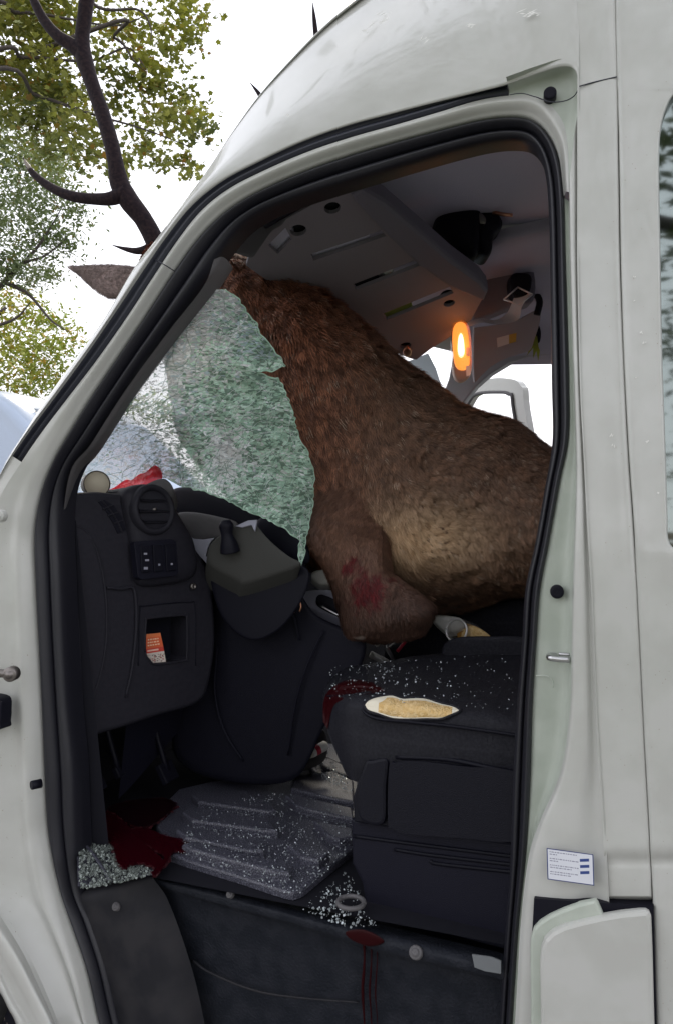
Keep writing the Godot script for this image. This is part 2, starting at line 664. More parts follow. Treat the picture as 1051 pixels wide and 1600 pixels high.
# stations round the door opening: inner seal | outer seal | jamb edge | panel edge, in pixels of the photograph
const RING := [
	[208, 1660, 178, 1660, 118, 1665, 100, 1690], [190, 1590, 157, 1590, 92, 1598, 78, 1620], [172, 1510, 138, 1510, 58, 1518, 44, 1545], [150, 1440, 114, 1440, 22, 1450, 6, 1480],
	[128, 1385, 96, 1385, -10, 1395, -40, 1425], [121, 1300, 78, 1300, -20, 1300, -100, 1300], [117, 1200, 72, 1200, -25, 1200, -100, 1200], [108, 1100, 68, 1100, -30, 1100, -100, 1100],
	[102, 1000, 63, 1000, -34, 1000, -100, 1000], [98, 900, 58, 900, -34, 905, -96, 900], [95, 825, 57, 830, -20, 840, -60, 835], [99, 772, 67, 772, 0, 778, -16, 768],
	[112, 732, 87, 720, 34, 722, 19, 712], [140, 690, 112, 675, 67, 672, 50, 665], [174, 640, 141, 626, 96, 635, 80, 628], [227, 560, 188, 556, 157, 558, 138, 550],
	[271, 498, 227, 502, 195, 502, 173, 497], [318, 440, 273, 425, 244, 427, 225, 420], [338, 398, 303, 382, 272, 382, 250, 380], [378, 349, 345, 336, 318, 319, 303, 308],
	[402, 336, 379, 314, 352, 297, 338, 283], [450, 314, 430, 288, 411, 266, 398, 252], [501, 298, 490, 263, 477, 237, 466, 214], [570, 277, 555, 241, 545, 214, 535, 191],
	[640, 255, 625, 222, 615, 196, 605, 171], [705, 236, 695, 203, 685, 177, 675, 152], [760, 222, 755, 188, 748, 153, 740, 134], [800, 216, 798, 181, 795, 147, 790, 122],
	[825, 224, 830, 190, 838, 150, 838, 103], [843, 245, 855, 212, 866, 172, 878, 92], [853, 285, 872, 250, 884, 210, 898, 101], [857, 350, 880, 310, 888, 300, 904, 142],
	[859, 450, 883, 420, 890, 420, 904, 420], [861, 600, 888, 600, 896, 600, 908, 600], [862, 690, 887, 685, 899, 700, 913, 700], [850, 765, 874, 750, 899, 770, 917, 770],
	[835, 850, 856, 850, 896, 850, 921, 850], [820, 920, 843, 920, 894, 920, 925, 920], [815, 1000, 837, 1000, 892, 1000, 928, 1000], [807, 1100, 831, 1100, 890, 1100, 932, 1100],
	[801, 1200, 828, 1200, 875, 1205, 938, 1200], [798, 1280, 825, 1270, 842, 1285, 943, 1280], [796, 1350, 820, 1345, 824, 1345, 948, 1350], [790, 1440, 810, 1440, 813, 1440, 952, 1440],
	[783, 1540, 803, 1540, 807, 1540, 955, 1540], [776, 1660, 796, 1660, 800, 1660, 958, 1660]]

func ring_col(k: int, base: float, a := 0, b := 999) -> PackedVector3Array:
	var r := PackedVector3Array()
	for i in range(a, mini(b, RING.size())):
		r.append(US(RX(i, k * 2), RX(i, k * 2 + 1), base))
	return r

func RX(i: int, k: int) -> float:                     # the table, evened out along the top
	if i < 13 or i > 27:
		return RING[i][k]
	return RING[i][k] * 0.5 + (RING[i - 1][k] + RING[i + 1][k]) * 0.25

func mixrow(p: PackedVector3Array, q: PackedVector3Array, t: float, off: Vector3) -> PackedVector3Array:
	var r := PackedVector3Array()
	for i in p.size():
		r.append(p[i].lerp(q[i], t) + off)
	return r

func build_shell(van: Node3D) -> void:
	var fine := 260
	var r0 := ring_col(0, -0.105)
	var r1 := ring_col(1, -0.075)
	# the rubber door seal: a rounded double lip
	var st := tool()
	var back := PackedVector3Array()
	for p in r0:
		back.append(p + Vector3(0, 0, -0.05))
	var under := PackedVector3Array()
	for p in r1:
		under.append(p + Vector3(0, 0, -0.03))
	add_grid(st, surface([back, r0, mixrow(r0, r1, 0.22, Vector3(0, 0, 0.012)), mixrow(r0, r1, 0.42, Vector3(0, 0, 0.006)), mixrow(r0, r1, 0.5, Vector3(0, 0, -0.004)), mixrow(r0, r1, 0.58, Vector3(0, 0, 0.008)), mixrow(r0, r1, 0.8, Vector3(0, 0, 0.016)), mixrow(r0, r1, 0.96, Vector3(0, 0, 0.008)), r1, under], fine, 34))
	obj("door_seal", done(st), M.rubber, van)
	# painted jamb between the seal and the outer skin
	var shell := Node3D.new()
	shell.name = "body_shell"
	van.add_child(shell)
	var j1 := PackedVector3Array()
	var j2 := PackedVector3Array()
	var j3 := PackedVector3Array()
	for i in RING.size():
		j1.append(US(RX(i, 2), RX(i, 3), -0.078))
		var right := i >= 31
		j2.append(US(RX(i, 4), RX(i, 5), -0.022 if right else (-0.045 if i >= 11 else 0.0)))
		j3.append(US(RX(i, 6), RX(i, 7), 0.0 if right else (-0.03 if i >= 11 else 0.03)))
	st = tool()
	var jb := PackedVector3Array()
	for p in j1:
		jb.append(p + Vector3(0, 0, -0.06))
	# hinge pillar and the band along the top in one sweep, then the latch pillar
	var f1 := PackedVector3Array()
	var f2 := PackedVector3Array()
	for i in 32:
		var t := smoothstep(6.0, 15.0, float(i))
		j2[i] = j2[i].lerp(US(RX(i, 4), RX(i, 5), -0.045 * t), 1.0) if i < 28 else j2[i]
		f1.append(j1[i].lerp(j2[i], lerpf(0.18, 0.25, t)) + Vector3(0, 0, lerpf(0.026, 0.010, t)))
		f2.append(j1[i].lerp(j2[i], lerpf(0.5, 0.6, t)) + Vector3(0, 0, lerpf(0.0, 0.014, t)))
	for i in 13:
		j3[i] = US(RX(i, 6), RX(i, 7), lerpf(0.03, -0.03, smoothstep(6.0, 12.0, float(i))))
	add_grid(st, surface([jb.slice(0, 32), j1.slice(0, 32), f1, f2, j2.slice(0, 32)], 230, 26))
	obj("pillar_flange", done(st), M.paint, shell)
	st = tool()
	add_grid(st, surface([j2.slice(0, 13), j3.slice(0, 13)], 60, 6))
	obj("hinge_pillar", done(st), M.paint, shell)
	var L := []
	st = tool()
	L = [jb.slice(31), j1.slice(31), mixrow(j1.slice(31), j2.slice(31), 0.75, Vector3(0, 0, -0.038)), mixrow(j1.slice(31), j2.slice(31), 0.97, Vector3(0, 0, -0.006)), j2.slice(31)]
	add_grid(st, surface(L, 110, 24))
	obj("latch_jamb", done(st), M.paint_inner, shell)
	st = tool()
	L = [j2.slice(31), mixrow(j2.slice(31), j3.slice(31), 0.12, Vector3(0, 0, 0.010)), mixrow(j2.slice(31), j3.slice(31), 0.55, Vector3(0, 0, 0.004)), mixrow(j2.slice(31), j3.slice(31), 0.8, Vector3(0, 0, -0.010)), mixrow(j2.slice(31), j3.slice(31), 0.97, Vector3(0, 0, -0.004)), j3.slice(31)]
	add_grid(st, surface(L, 110, 30))
	obj("latch_pillar", done(st), M.paint, shell)
	# the recess above the corner and the rubber strip in the gutter
	st = tool()
	var top2 := j2.slice(27, 33)
	var top3 := PackedVector3Array()
	for i in range(27, 33):
		top3.append(US(RX(i, 6), RX(i, 7), 0.0))
	add_grid(st, surface([top2, mixrow(top2, top3, 0.55, Vector3(0, 0, -0.022)), mixrow(top2, top3, 0.82, Vector3(0, 0, -0.026)), mixrow(top2, top3, 0.97, Vector3(0, 0, -0.006)), top3], 50, 22))
	obj("corner_recess", done(st), M.paint_inner, shell)
	st = tool()
	var s2 := PackedVector3Array()
	var s3 := PackedVector3Array()
	for i in range(9, 28):
		s2.append(US(RX(i, 4), RX(i, 5), -0.047))
		s3.append(US(RX(i, 6), RX(i, 7), -0.035))
	add_grid(st, surface([mixrow(s2, s3, 0.0, Vector3(0, 0, -0.02)), s2, mixrow(s2, s3, 0.3, Vector3(0, 0, 0.006)), mixrow(s2, s3, 0.55, Vector3(0, 0, -0.004)), mixrow(s2, s3, 0.8, Vector3(0, 0, 0.004)), s3, mixrow(s2, s3, 1.0, Vector3(0, 0, -0.02))], 170, 22))
	obj("gutter_strip", done(st), M.strip, van)
	# roof side: from the gutter up over the shoulder of the roof
	var sil := [[-60, 850], [-30, 800], [-4, 757], [9, 722], [41, 672], [66, 633], [126, 550], [163, 499], [210, 420], [241, 379], [290, 313], [328, 262], [362, 212], [404, 155], [450, 104], [508, 46], [562, 2], [630, -50], [720, -110], [800, -150], [850, -160], [880, -160], [904, -160]]
	var e0 := PackedVector3Array()
	var e1 := PackedVector3Array()
	var e2 := PackedVector3Array()
	var e3 := PackedVector3Array()
	for i in range(9, 32):
		var k := i - 9
		var roofy := clampf((k - 8) / 5.0, 0.0, 1.0)
		var pillar := 1.0 - clampf((k - 9) / 6.0, 0.0, 1.0)
		var outer := US(RX(i, 6), RX(i, 7), lerpf(-0.03, 0.0, clampf((k - 16) / 4.0, 0.0, 1.0)))
		var sx: float = sil[k][0]
		var sy: float = sil[k][1]
		var s := US(sx, sy, lerpf(-0.05, -0.16, roofy) if k < 19 else -0.02)
		var mid := US(lerpf(RING[i][6], sx, 0.5), lerpf(RING[i][7], sy, 0.5), lerpf(-0.024, -0.045, roofy) if k < 19 else -0.004)
		e0.append(outer + Vector3(0, 0, -0.02))
		e1.append(outer)
		e2.append(mid)
		e3.append(s)
	var e4 := PackedVector3Array()
	var e5 := PackedVector3Array()
	for i in e3.size():
		var d: Vector3 = (e3[i] - EYE)
		var k := clampf(i / 16.0, 0.0, 1.0)
		e4.append(EYE + d * 1.03 + (e2[i] - e3[i]).normalized() * 0.006)
		e5.append(EYE + d * lerpf(1.07, 1.5, k * k) + (e2[i] - e3[i]).normalized() * lerpf(0.05, 0.12, k))
	st = tool()
	add_grid(st, surface([e0, e1, e2, e3, e4, e5], 190, 34))
	obj("roof_side", done(st), M.paint, shell)
	# the crown of the roof, out of sight from the door
	st = tool()
	add_grid(st, surface([PackedVector3Array([Vector3(-0.48, 2.10, -0.40), Vector3(-0.1, 2.36, -0.42), Vector3(0.8, 2.5, -0.38), Vector3(2.2, 2.5, -0.38)]), PackedVector3Array([Vector3(-0.58, 2.16, -0.95), Vector3(-0.15, 2.40, -0.95), Vector3(0.8, 2.54, -0.95), Vector3(2.2, 2.54, -0.95)]), PackedVector3Array([Vector3(-0.50, 2.12, -1.75), Vector3(-0.1, 2.32, -1.75), Vector3(0.8, 2.42, -1.75), Vector3(2.2, 2.42, -1.75)]), PackedVector3Array([Vector3(-0.15, 2.02, -1.93), Vector3(0.1, 2.0, -1.95), Vector3(0.8, 2.0, -1.95), Vector3(2.2, 2.0, -1.95)])], 30, 24))
	obj("roof_crown", done(st), M.paint, shell)
	# flank behind the latch pillar, up to the seam, with its pressed crease
	st = tool()
	var ys := [-160, 0, 140, 300, 420, 600, 700, 850, 1000, 1150, 1280, 1325, 1345, 1362, 1395, 1402, 1408]
	var seam := [958, 960, 963, 965, 967, 974, 979, 989, 997, 1004, 1011, 1013, 1014, 1015, 1016, 1016.4, 1016.6]
	var edge := [904, 904, 904, 904, 904, 908, 913, 921, 930, 935, 943, 945, 947, 948, 949, 949, 949]
	var prou := [0, 0, 0, 0, 0, 0, 0, 0, 0, 0, 0.0, 0.002, -0.006, -0.004, -0.004, -0.008, -0.03]
	var c0 := PackedVector3Array()
	var c1 := PackedVector3Array()
	var c2 := PackedVector3Array()
	var c3 := PackedVector3Array()
	var d0 := PackedVector3Array()
	var d1 := PackedVector3Array()
	var d2 := PackedVector3Array()
	for i in ys.size():
		c0.append(US(edge[i] - 3.0, ys[i], prou[i] - 0.002))
		c1.append(US(lerpf(edge[i], seam[i], 0.5), ys[i], prou[i] + 0.002))
		c2.append(US(seam[i] - 1.5, ys[i], prou[i] + 0.0))
		c3.append(US(seam[i] + 0.5, ys[i], prou[i] - 0.02))
	add_grid(st, surface([c0, c1, c2, c3], 120, 16))
	obj("flank_panel", done(st), M.paint, shell)
	# the sliding door with its window
	var slide := Node3D.new()
	slide.name = "sliding_door"
	van.add_child(slide)
	st = tool()
	var win := PackedVector2Array()
	var fy := [-160, 0, 120, 145, 165, 200, 260, 400, 560, 700, 800, 850, 880, 1000, 1150, 1280, 1325, 1345, 1362, 1400, 1500, 1660]
	var fs := [958, 960, 962, 963, 963, 964, 965, 967, 972, 979, 986, 989, 991, 997, 1004, 1011, 1013, 1014, 1015, 1017, 1020, 1024]
	var fw := [1080, 1080, 1080, 1055, 1042, 1032, 1029, 1031, 1034, 1039, 1042, 1046, 1080, 1080, 1080, 1080, 1080, 1080, 1080, 1080, 1080, 1080]
	var fp := [0, 0, 0, 0, 0, 0, 0, 0, 0, 0, 0, 0, 0, 0, 0, 0, 0.002, -0.007, -0.005, -0.004, -0.004, -0.004]
	var a0 := PackedVector3Array()
	var a1 := PackedVector3Array()
	var a2 := PackedVector3Array()
	var a3 := PackedVector3Array()
	var a4 := PackedVector3Array()
	var a5 := PackedVector3Array()
	for i in fy.size():
		a0.append(US(fs[i] + 2.0, fy[i], fp[i] - 0.02))
		a1.append(US(fs[i] + 4.0, fy[i], fp[i] + 0.001))
		a2.append(US(lerpf(fs[i] + 4.0, fw[i], 0.45), fy[i], fp[i] + 0.002))
		a3.append(US(fw[i] - 10.0, fy[i], fp[i] + 0.001))
		a4.append(US(fw[i] - 2.0, fy[i], fp[i] - 0.001))
		a5.append(US(fw[i], fy[i], fp[i] - 0.012))
	add_grid(st, surface([a0, a1, a2, a3, a4, a5], 150, 22))
	# the door goes on rearwards past the frame of the photograph
	for band in [[-160, 119], [872, 1660]]:
		var q0 := PackedVector3Array()
		var q1 := PackedVector3Array()
		for k in 8:
			var y := lerpf(band[0], band[1], k / 7.0)
			var p := US(1079, y, 0.0 if y < 1345 else -0.004)
			q0.append(p)
			q1.append(p + Vector3(0.8, 0, 0.0))
		add_grid(st, straight([q0, q1], 20))
	obj("door_skin", done(st), M.paint, slide)
	st = tool()
	var w0 := PackedVector3Array()
	var w1 := PackedVector3Array()
	for k in 10:
		var p := US(1026, lerpf(130, 885, k / 9.0), -0.012)
		w0.append(p)
		w1.append(p + Vector3(0.85, 0, 0))
	add_grid(st, straight([w0, w1], 20))
	obj("window", done(st), M.tinted, slide)
	# dark gap behind the seam and beside the flap
	st = tool()
	var k0 := PackedVector3Array()
	var k1 := PackedVector3Array()
	for i in 12:
		var y := lerpf(-160, 1660, i / 11.0)
		var sx := 958.0 + 66.0 * pow(clampf((y + 160.0) / 1820.0, 0, 1), 1.25)
		k0.append(US(sx - 16, y, -0.024)); k1.append(US(sx + 16, y, -0.024))
	add_grid(st, straight([k0, k1], 40))
	obj("seam_channel", done(st), M.black, shell)
	# roof joint line, pillar joint line, crease marks
	for line in [[[904, 135, 925, 129, 963, 120], 0.0025, 0.0012], [[838, 152, 858, 159, 880, 158, 896, 150, 904, 136], -0.012, 0.001], [[795, 148, 815, 146, 838, 152], -0.014, 0.0008]]:
		st = tool()
		var pp := rowS(line[0], line[1])
		tube(st, pp, [line[2], line[2]], 6, 24)
		obj("panel_joint", done(st), M.strip, shell)
	st = tool()
	tube(st, PackedVector3Array([US(243, 406, -0.038), US(258, 414, -0.030), US(274, 424, -0.05)]), [0.0012, 0.0012], 6, 10)
	obj("panel_joint", done(st), M.strip, shell)
	# plugs, bolts, striker
	var plugs := [[858.5, 145, 10.0, -0.035], [869.5, 925, 10.5, -0.072], [50.5, 1227, 7.0, -0.0175]]
	for p in plugs:
		st = tool()
		var c := US(p[0], p[1], p[3] + 0.012)
		var r: float = p[2] / FOC * (c - EYE).dot(fwd)
		lathe(st, c, Vector3(0, 0, 1).rotated(Vector3.UP, 0.12 if p[0] > 500 else -0.5), [0, -0.02, r, -0.02, r, 0.0, r * 0.9, 0.002, r * 0.5, 0.001, 0, 0.001])
		obj("rubber_plug", done(st), M.black, shell)
	st = tool()
	var hb := US(0, 806, 0.008)
	lathe(st, hb, Vector3(0.1, 0, 1).normalized(), [0.014, -0.01, 0.014, 0.004, 0.012, 0.006, 0.009, 0.006, 0.008, 0.010, 0, 0.011])
	obj("hinge_bolt", done(st), M.paint, shell)
	st = tool()
	var cs := US(18, 1053, 0.02)
	tube(st, PackedVector3Array([US(-40, 1050, 0.05), US(0, 1052, 0.03), cs]), [0.009, 0.009, 0.010], 8, 8)
	lathe(st, cs, Vector3(0.3, 0, 1).normalized(), [0.016, -0.012, 0.016, 0.008, 0.012, 0.010, 0.008, 0.010, 0.008, 0.016, 0, 0.017], 20)
	obj("check_strap", done(st), M.dull_metal, shell)
	st = tool()
	dome(st, cr(rowS([-30, 1092, 0, 1092, 3, 1115, 2, 1130, 0, 1140, -30, 1140], 0.012), 30, true), Vector3(0, 0, 1), 0.004, 0.03, 4.0)
	obj("hinge_cover", done(st), M.black, shell)
	st = tool()
	tube(st, PackedVector3Array([US(889, 1031, -0.03), US(872, 1030, -0.028), US(859, 1028, -0.03), US(857, 1026, -0.05), US(859, 1024, -0.07), US(872, 1023, -0.085)]), [0.0055, 0.0055], 10, 24)
	tube(st, PackedVector3Array([US(890, 1023, -0.04), US(872, 1022, -0.04)]), [0.003, 0.003], 8, 6)
	obj("door_striker", done(st), M.metal, shell)
	st = tool()
	tube(st, rowS([836, 1056, 848, 1056, 858, 1058, 863, 1066, 863, 1074], -0.066), [0.0012, 0.0012], 6, 16)
	obj("pressed_edge", done(st), M.paint_inner, shell)
	# fuel flap and its pocket
	st = tool()
	var fb := fr3(US(840, 1420, 0.004), US(940, 1425, 0.006), US(838, 1560, 0.004))
	slab(st, fb, poly(fb, [833, 1405, 888, 1409, 938, 1412, 1020, 1418, 1026, 1660, 828, 1660, 830, 1460], 0), -0.03, -0.003, 0.0)
	obj("filler_pocket", done(st), M.black, shell)
	var flap := Node3D.new()
	flap.name = "fuel_flap"
	van.add_child(flap)
	st = tool()
	slab(st, fb, poly(fb, [829, 1660, 829, 1560, 828, 1480, 829, 1462, 833, 1448, 842, 1438, 858, 1428, 880, 1418, 905, 1409, 930, 1404, 934, 1410, 940, 1423, 946, 1440, 945, 1660], 0), -0.004, 0.008, 0.005)
	obj("flap_liner", done(st), M.paint_inner, flap)
	st = tool()
	var ff := fr3(US(860, 1450, 0.012), US(1000, 1440, 0.004), US(860, 1600, 0.012))
	slab(st, ff, poly(ff, [845, 1660, 844, 1560, 843, 1500, 845, 1476, 850, 1462, 862, 1450, 880, 1441, 905, 1434, 935, 1427, 970, 1421, 1000, 1418, 1008, 1418, 1013, 1421, 1016, 1428, 1018, 1480, 1020, 1560, 1023, 1660], 0), 0.0, 0.014, 0.007)
	obj("flap_skin", done(st), M.paint, flap)
	# front wing lips and wheel arch
	st = tool()
	add_grid(st, surface([row3([-60, 1360, 0.0, -20, 1400, 0.0, 30, 1475, 0.0, 62, 1540, 0.0, 95, 1620, 0.0, 110, 1680, 0.0]), row3([-70, 1390, 0.05, -25, 1418, 0.05, 20, 1480, 0.05, 55, 1545, 0.05, 88, 1615, 0.05, 100, 1680, 0.05]), row3([-80, 1400, 0.055, -30, 1440, 0.055, 0, 1487, 0.055, 32, 1540, 0.055, 62, 1606, 0.055, 75, 1680, 0.055]), row3([-80, 1430, 0.03, -30, 1470, 0.03, -5, 1500, 0.03, 26, 1560, 0.03, 52, 1608, 0.03, 65, 1680, 0.03]), row3([-80, 1470, 0.035, -30, 1510, 0.035, 0, 1548, 0.035, 14, 1575, 0.035, 28, 1604, 0.035, 45, 1680, 0.035]), row3([-80, 1470, -0.1, -30, 1510, -0.1, 0, 1548, -0.1, 14, 1575, -0.1, 28, 1604, -0.1, 45, 1680, -0.1])], 40, 30))
	obj("front_wing", done(st), M.paint, van)
	st = tool()
	add_grid(st, straight([row3([-200, 1440, -0.09, 60, 1440, -0.09]), row3([-200, 1800, -0.09, 60, 1800, -0.09])], 4))
	obj("wheel_arch_liner", done(st), M.black, van)
	# crumpled bonnet, nose and front wheel, below the line of sight of the photograph
	st = tool()
	var nose := []
	for prof in [[-0.98, 1.335], [-1.15, 1.31], [-1.35, 1.24], [-1.55, 1.13], [-1.68, 0.98], [-1.74, 0.75], [-1.74, 0.42], [-1.66, 0.30]]:
		var r := PackedVector3Array()
		for k in 9:
			var z := lerpf(-0.02, -1.88, k / 8.0)
			var round_off := pow(absf(k / 4.0 - 1.0), 4.0) * 0.10
			var dent: float = 0.09 * exp(-pow((z + 0.8) / 0.35, 2.0)) * clampf((-0.9 - prof[0]) / 0.3, 0.0, 1.0) * clampf((prof[1] - 0.6) / 0.4, 0.0, 1.0)
			r.append(Vector3(prof[0] + round_off * 0.8, prof[1] - dent - (round_off * 0.5 if prof[1] > 0.9 else 0.0) + 0.012 * nz.get_noise_2d(prof[0] * 6.0, z * 6.0), z))
		nose.append(r)
	add_grid(st, surface(nose, 50, 50))
	for z in [-0.02, -1.88]:
		var edge_z := PackedVector3Array([Vector3(-0.92, 0.95, z), Vector3(-0.92, 1.33, z), Vector3(-1.1, 1.27, z), Vector3(-1.4, 1.14, z), Vector3(-1.6, 0.92, z), Vector3(-1.66, 0.7, z), Vector3(-1.62, 0.5, z), Vector3(-1.5, 0.72, z), Vector3(-1.25, 0.86, z), Vector3(-1.0, 0.78, z)])
		for i in range(1, edge_z.size() - 1):
			tri(st, edge_z[0], edge_z[i], edge_z[i + 1])
	obj("bonnet", done(st), M.paint, van)
	for z in [-0.16, -1.74]:
		st = tool()
		lathe(st, Vector3(-1.22, 0.36, z), Vector3(0, 0, 1 if z > -1.0 else -1), [0, -0.1, 0.34, -0.1, 0.36, -0.06, 0.36, 0.06, 0.34, 0.1, 0.22, 0.11, 0.2, 0.07, 0.06, 0.09, 0, 0.09], 36)
		obj("wheel", done(st), M.tyre, van)
	st = tool()
	block(st, Vector3(0.9, 0.26, -1.08), Vector3(3.4, 0.10, 1.5), Basis(), 0.02)
	obj("underfloor", done(st), M.black, van)
	# label on the sill
	var lf := fr3(US(855, 1325, 0.006), US(925, 1332, 0.006), US(855, 1380, 0.006))
	var im := Image.create(256, 192, false, Image.FORMAT_RGB8)
	im.fill(Color(0.16, 0.22, 0.45))
	im.fill_rect(Rect2i(5, 5, 246, 182), Color(0.86, 0.87, 0.90))
	rng.seed = 17
	var ly := 18
	for blk in 4:
		for ln in (2 if blk != 2 else 2):
			var x := 16
			var stop := 170 if ln == 0 else (60 if blk < 2 else 130)
			while x < stop:
				var w := rng.randi_range(4, 16)
				im.fill_rect(Rect2i(x, ly, w, 5), Color(0.50, 0.50, 0.58))
				im.fill_rect(Rect2i(x + w / 2, ly - 2, 2, 8), Color(0.62, 0.62, 0.68))
				x += w + 4
			ly += 14
		ly += 12
	for k in 3:
		for c in 50:
			im.fill_rect(Rect2i(182 + c, 30 + k * 38 + (50 - c) / 5, 1, 18), Color(0.20, 0.28, 0.52))
	var lm := mat("label", Color.WHITE, 0.4)
	lm.albedo_texture = ImageTexture.create_from_image(im)
	st = tool()
	var q: Array = [pt(lf, 853, 1325), pt(lf, 926, 1335), pt(lf, 927.5, 1384), pt(lf, 854.5, 1374)]
	var uvs := [Vector2(0, 0), Vector2(1, 0), Vector2(1, 1), Vector2(0, 1)]
	for i in [0, 1, 2, 0, 2, 3]:
		st.set_uv(uvs[i])
		st.add_vertex(q[i])
	obj("sill_label", done(st), lm, shell)
	# scuffs in the paint
	rng.seed = 23
	st = tool(false)
	for s in [[590, 35, 18, 0.5], [600, 22, 16, 0.35], [570, 48, 9, 0.6], [660, 62, 12, 0.8], [735, 40, 8, 0.3], [815, 20, 22, 0.2], [835, 23, 14, 0.2], [955, 680, 6, 1.4], [958, 697, 5, 1.5], [1006, 535, 5, 0.9], [1001, 520, 4, 1.2], [1010, 690, 4, 0.7], [1026, 770, 4, 1.3], [990, 432, 2.4, 0.4], [992, 590, 2, 0.5], [990, 470, 2, 0.8], [450, 240 - 60, 5, 0.8]]:
		for n in 5:
			var a: float = s[3] + rng.randf_range(-0.3, 0.3)
			var cx: float = s[0] + rng.randf_range(-1, 1) * s[2] * 0.6
			var cy: float = s[1] + rng.randf_range(-1, 1) * s[2] * 0.35
			var l: float = s[2] * rng.randf_range(0.2, 0.6)
			var w: float = rng.randf_range(0.4, 1.3)
			var dx := cos(a) * l
			var dy := -sin(a) * l
			quad(st, US(cx - dx, cy - dy, 0.0052), US(cx - dy * w / l, cy + dx * w / l, 0.0052), US(cx + dx, cy + dy, 0.0052), US(cx + dy * w / l, cy - dx * w / l, 0.0052))
	obj("paint_scuffs", done(st), M.white, shell, "", "stuff")
	# road grime: small brown specks, thicker towards the sill
	st = tool(false)
	for n in 260:
		var y := 1600.0 - pow(rng.randf(), 1.7) * 1500.0
		var x := rng.randf_range(945.0, 1050.0) if rng.randf() < 0.7 else rng.randf_range(0.0, 44.0)
		if x < 50.0 and y < 800.0:
			continue
		if x > 930.0 and x < 1030.0 and y > 1385.0:
			continue
		var r := rng.randf_range(0.25, 0.75)
		var base := 0.0046 if x > 900.0 else 0.034
		quad(st, US(x - r, y, base), US(x, y - r * 1.3, base), US(x + r, y, base), US(x, y + r * 1.3, base))
	obj("road_grime", done(st), M.wood, shell, "", "stuff")

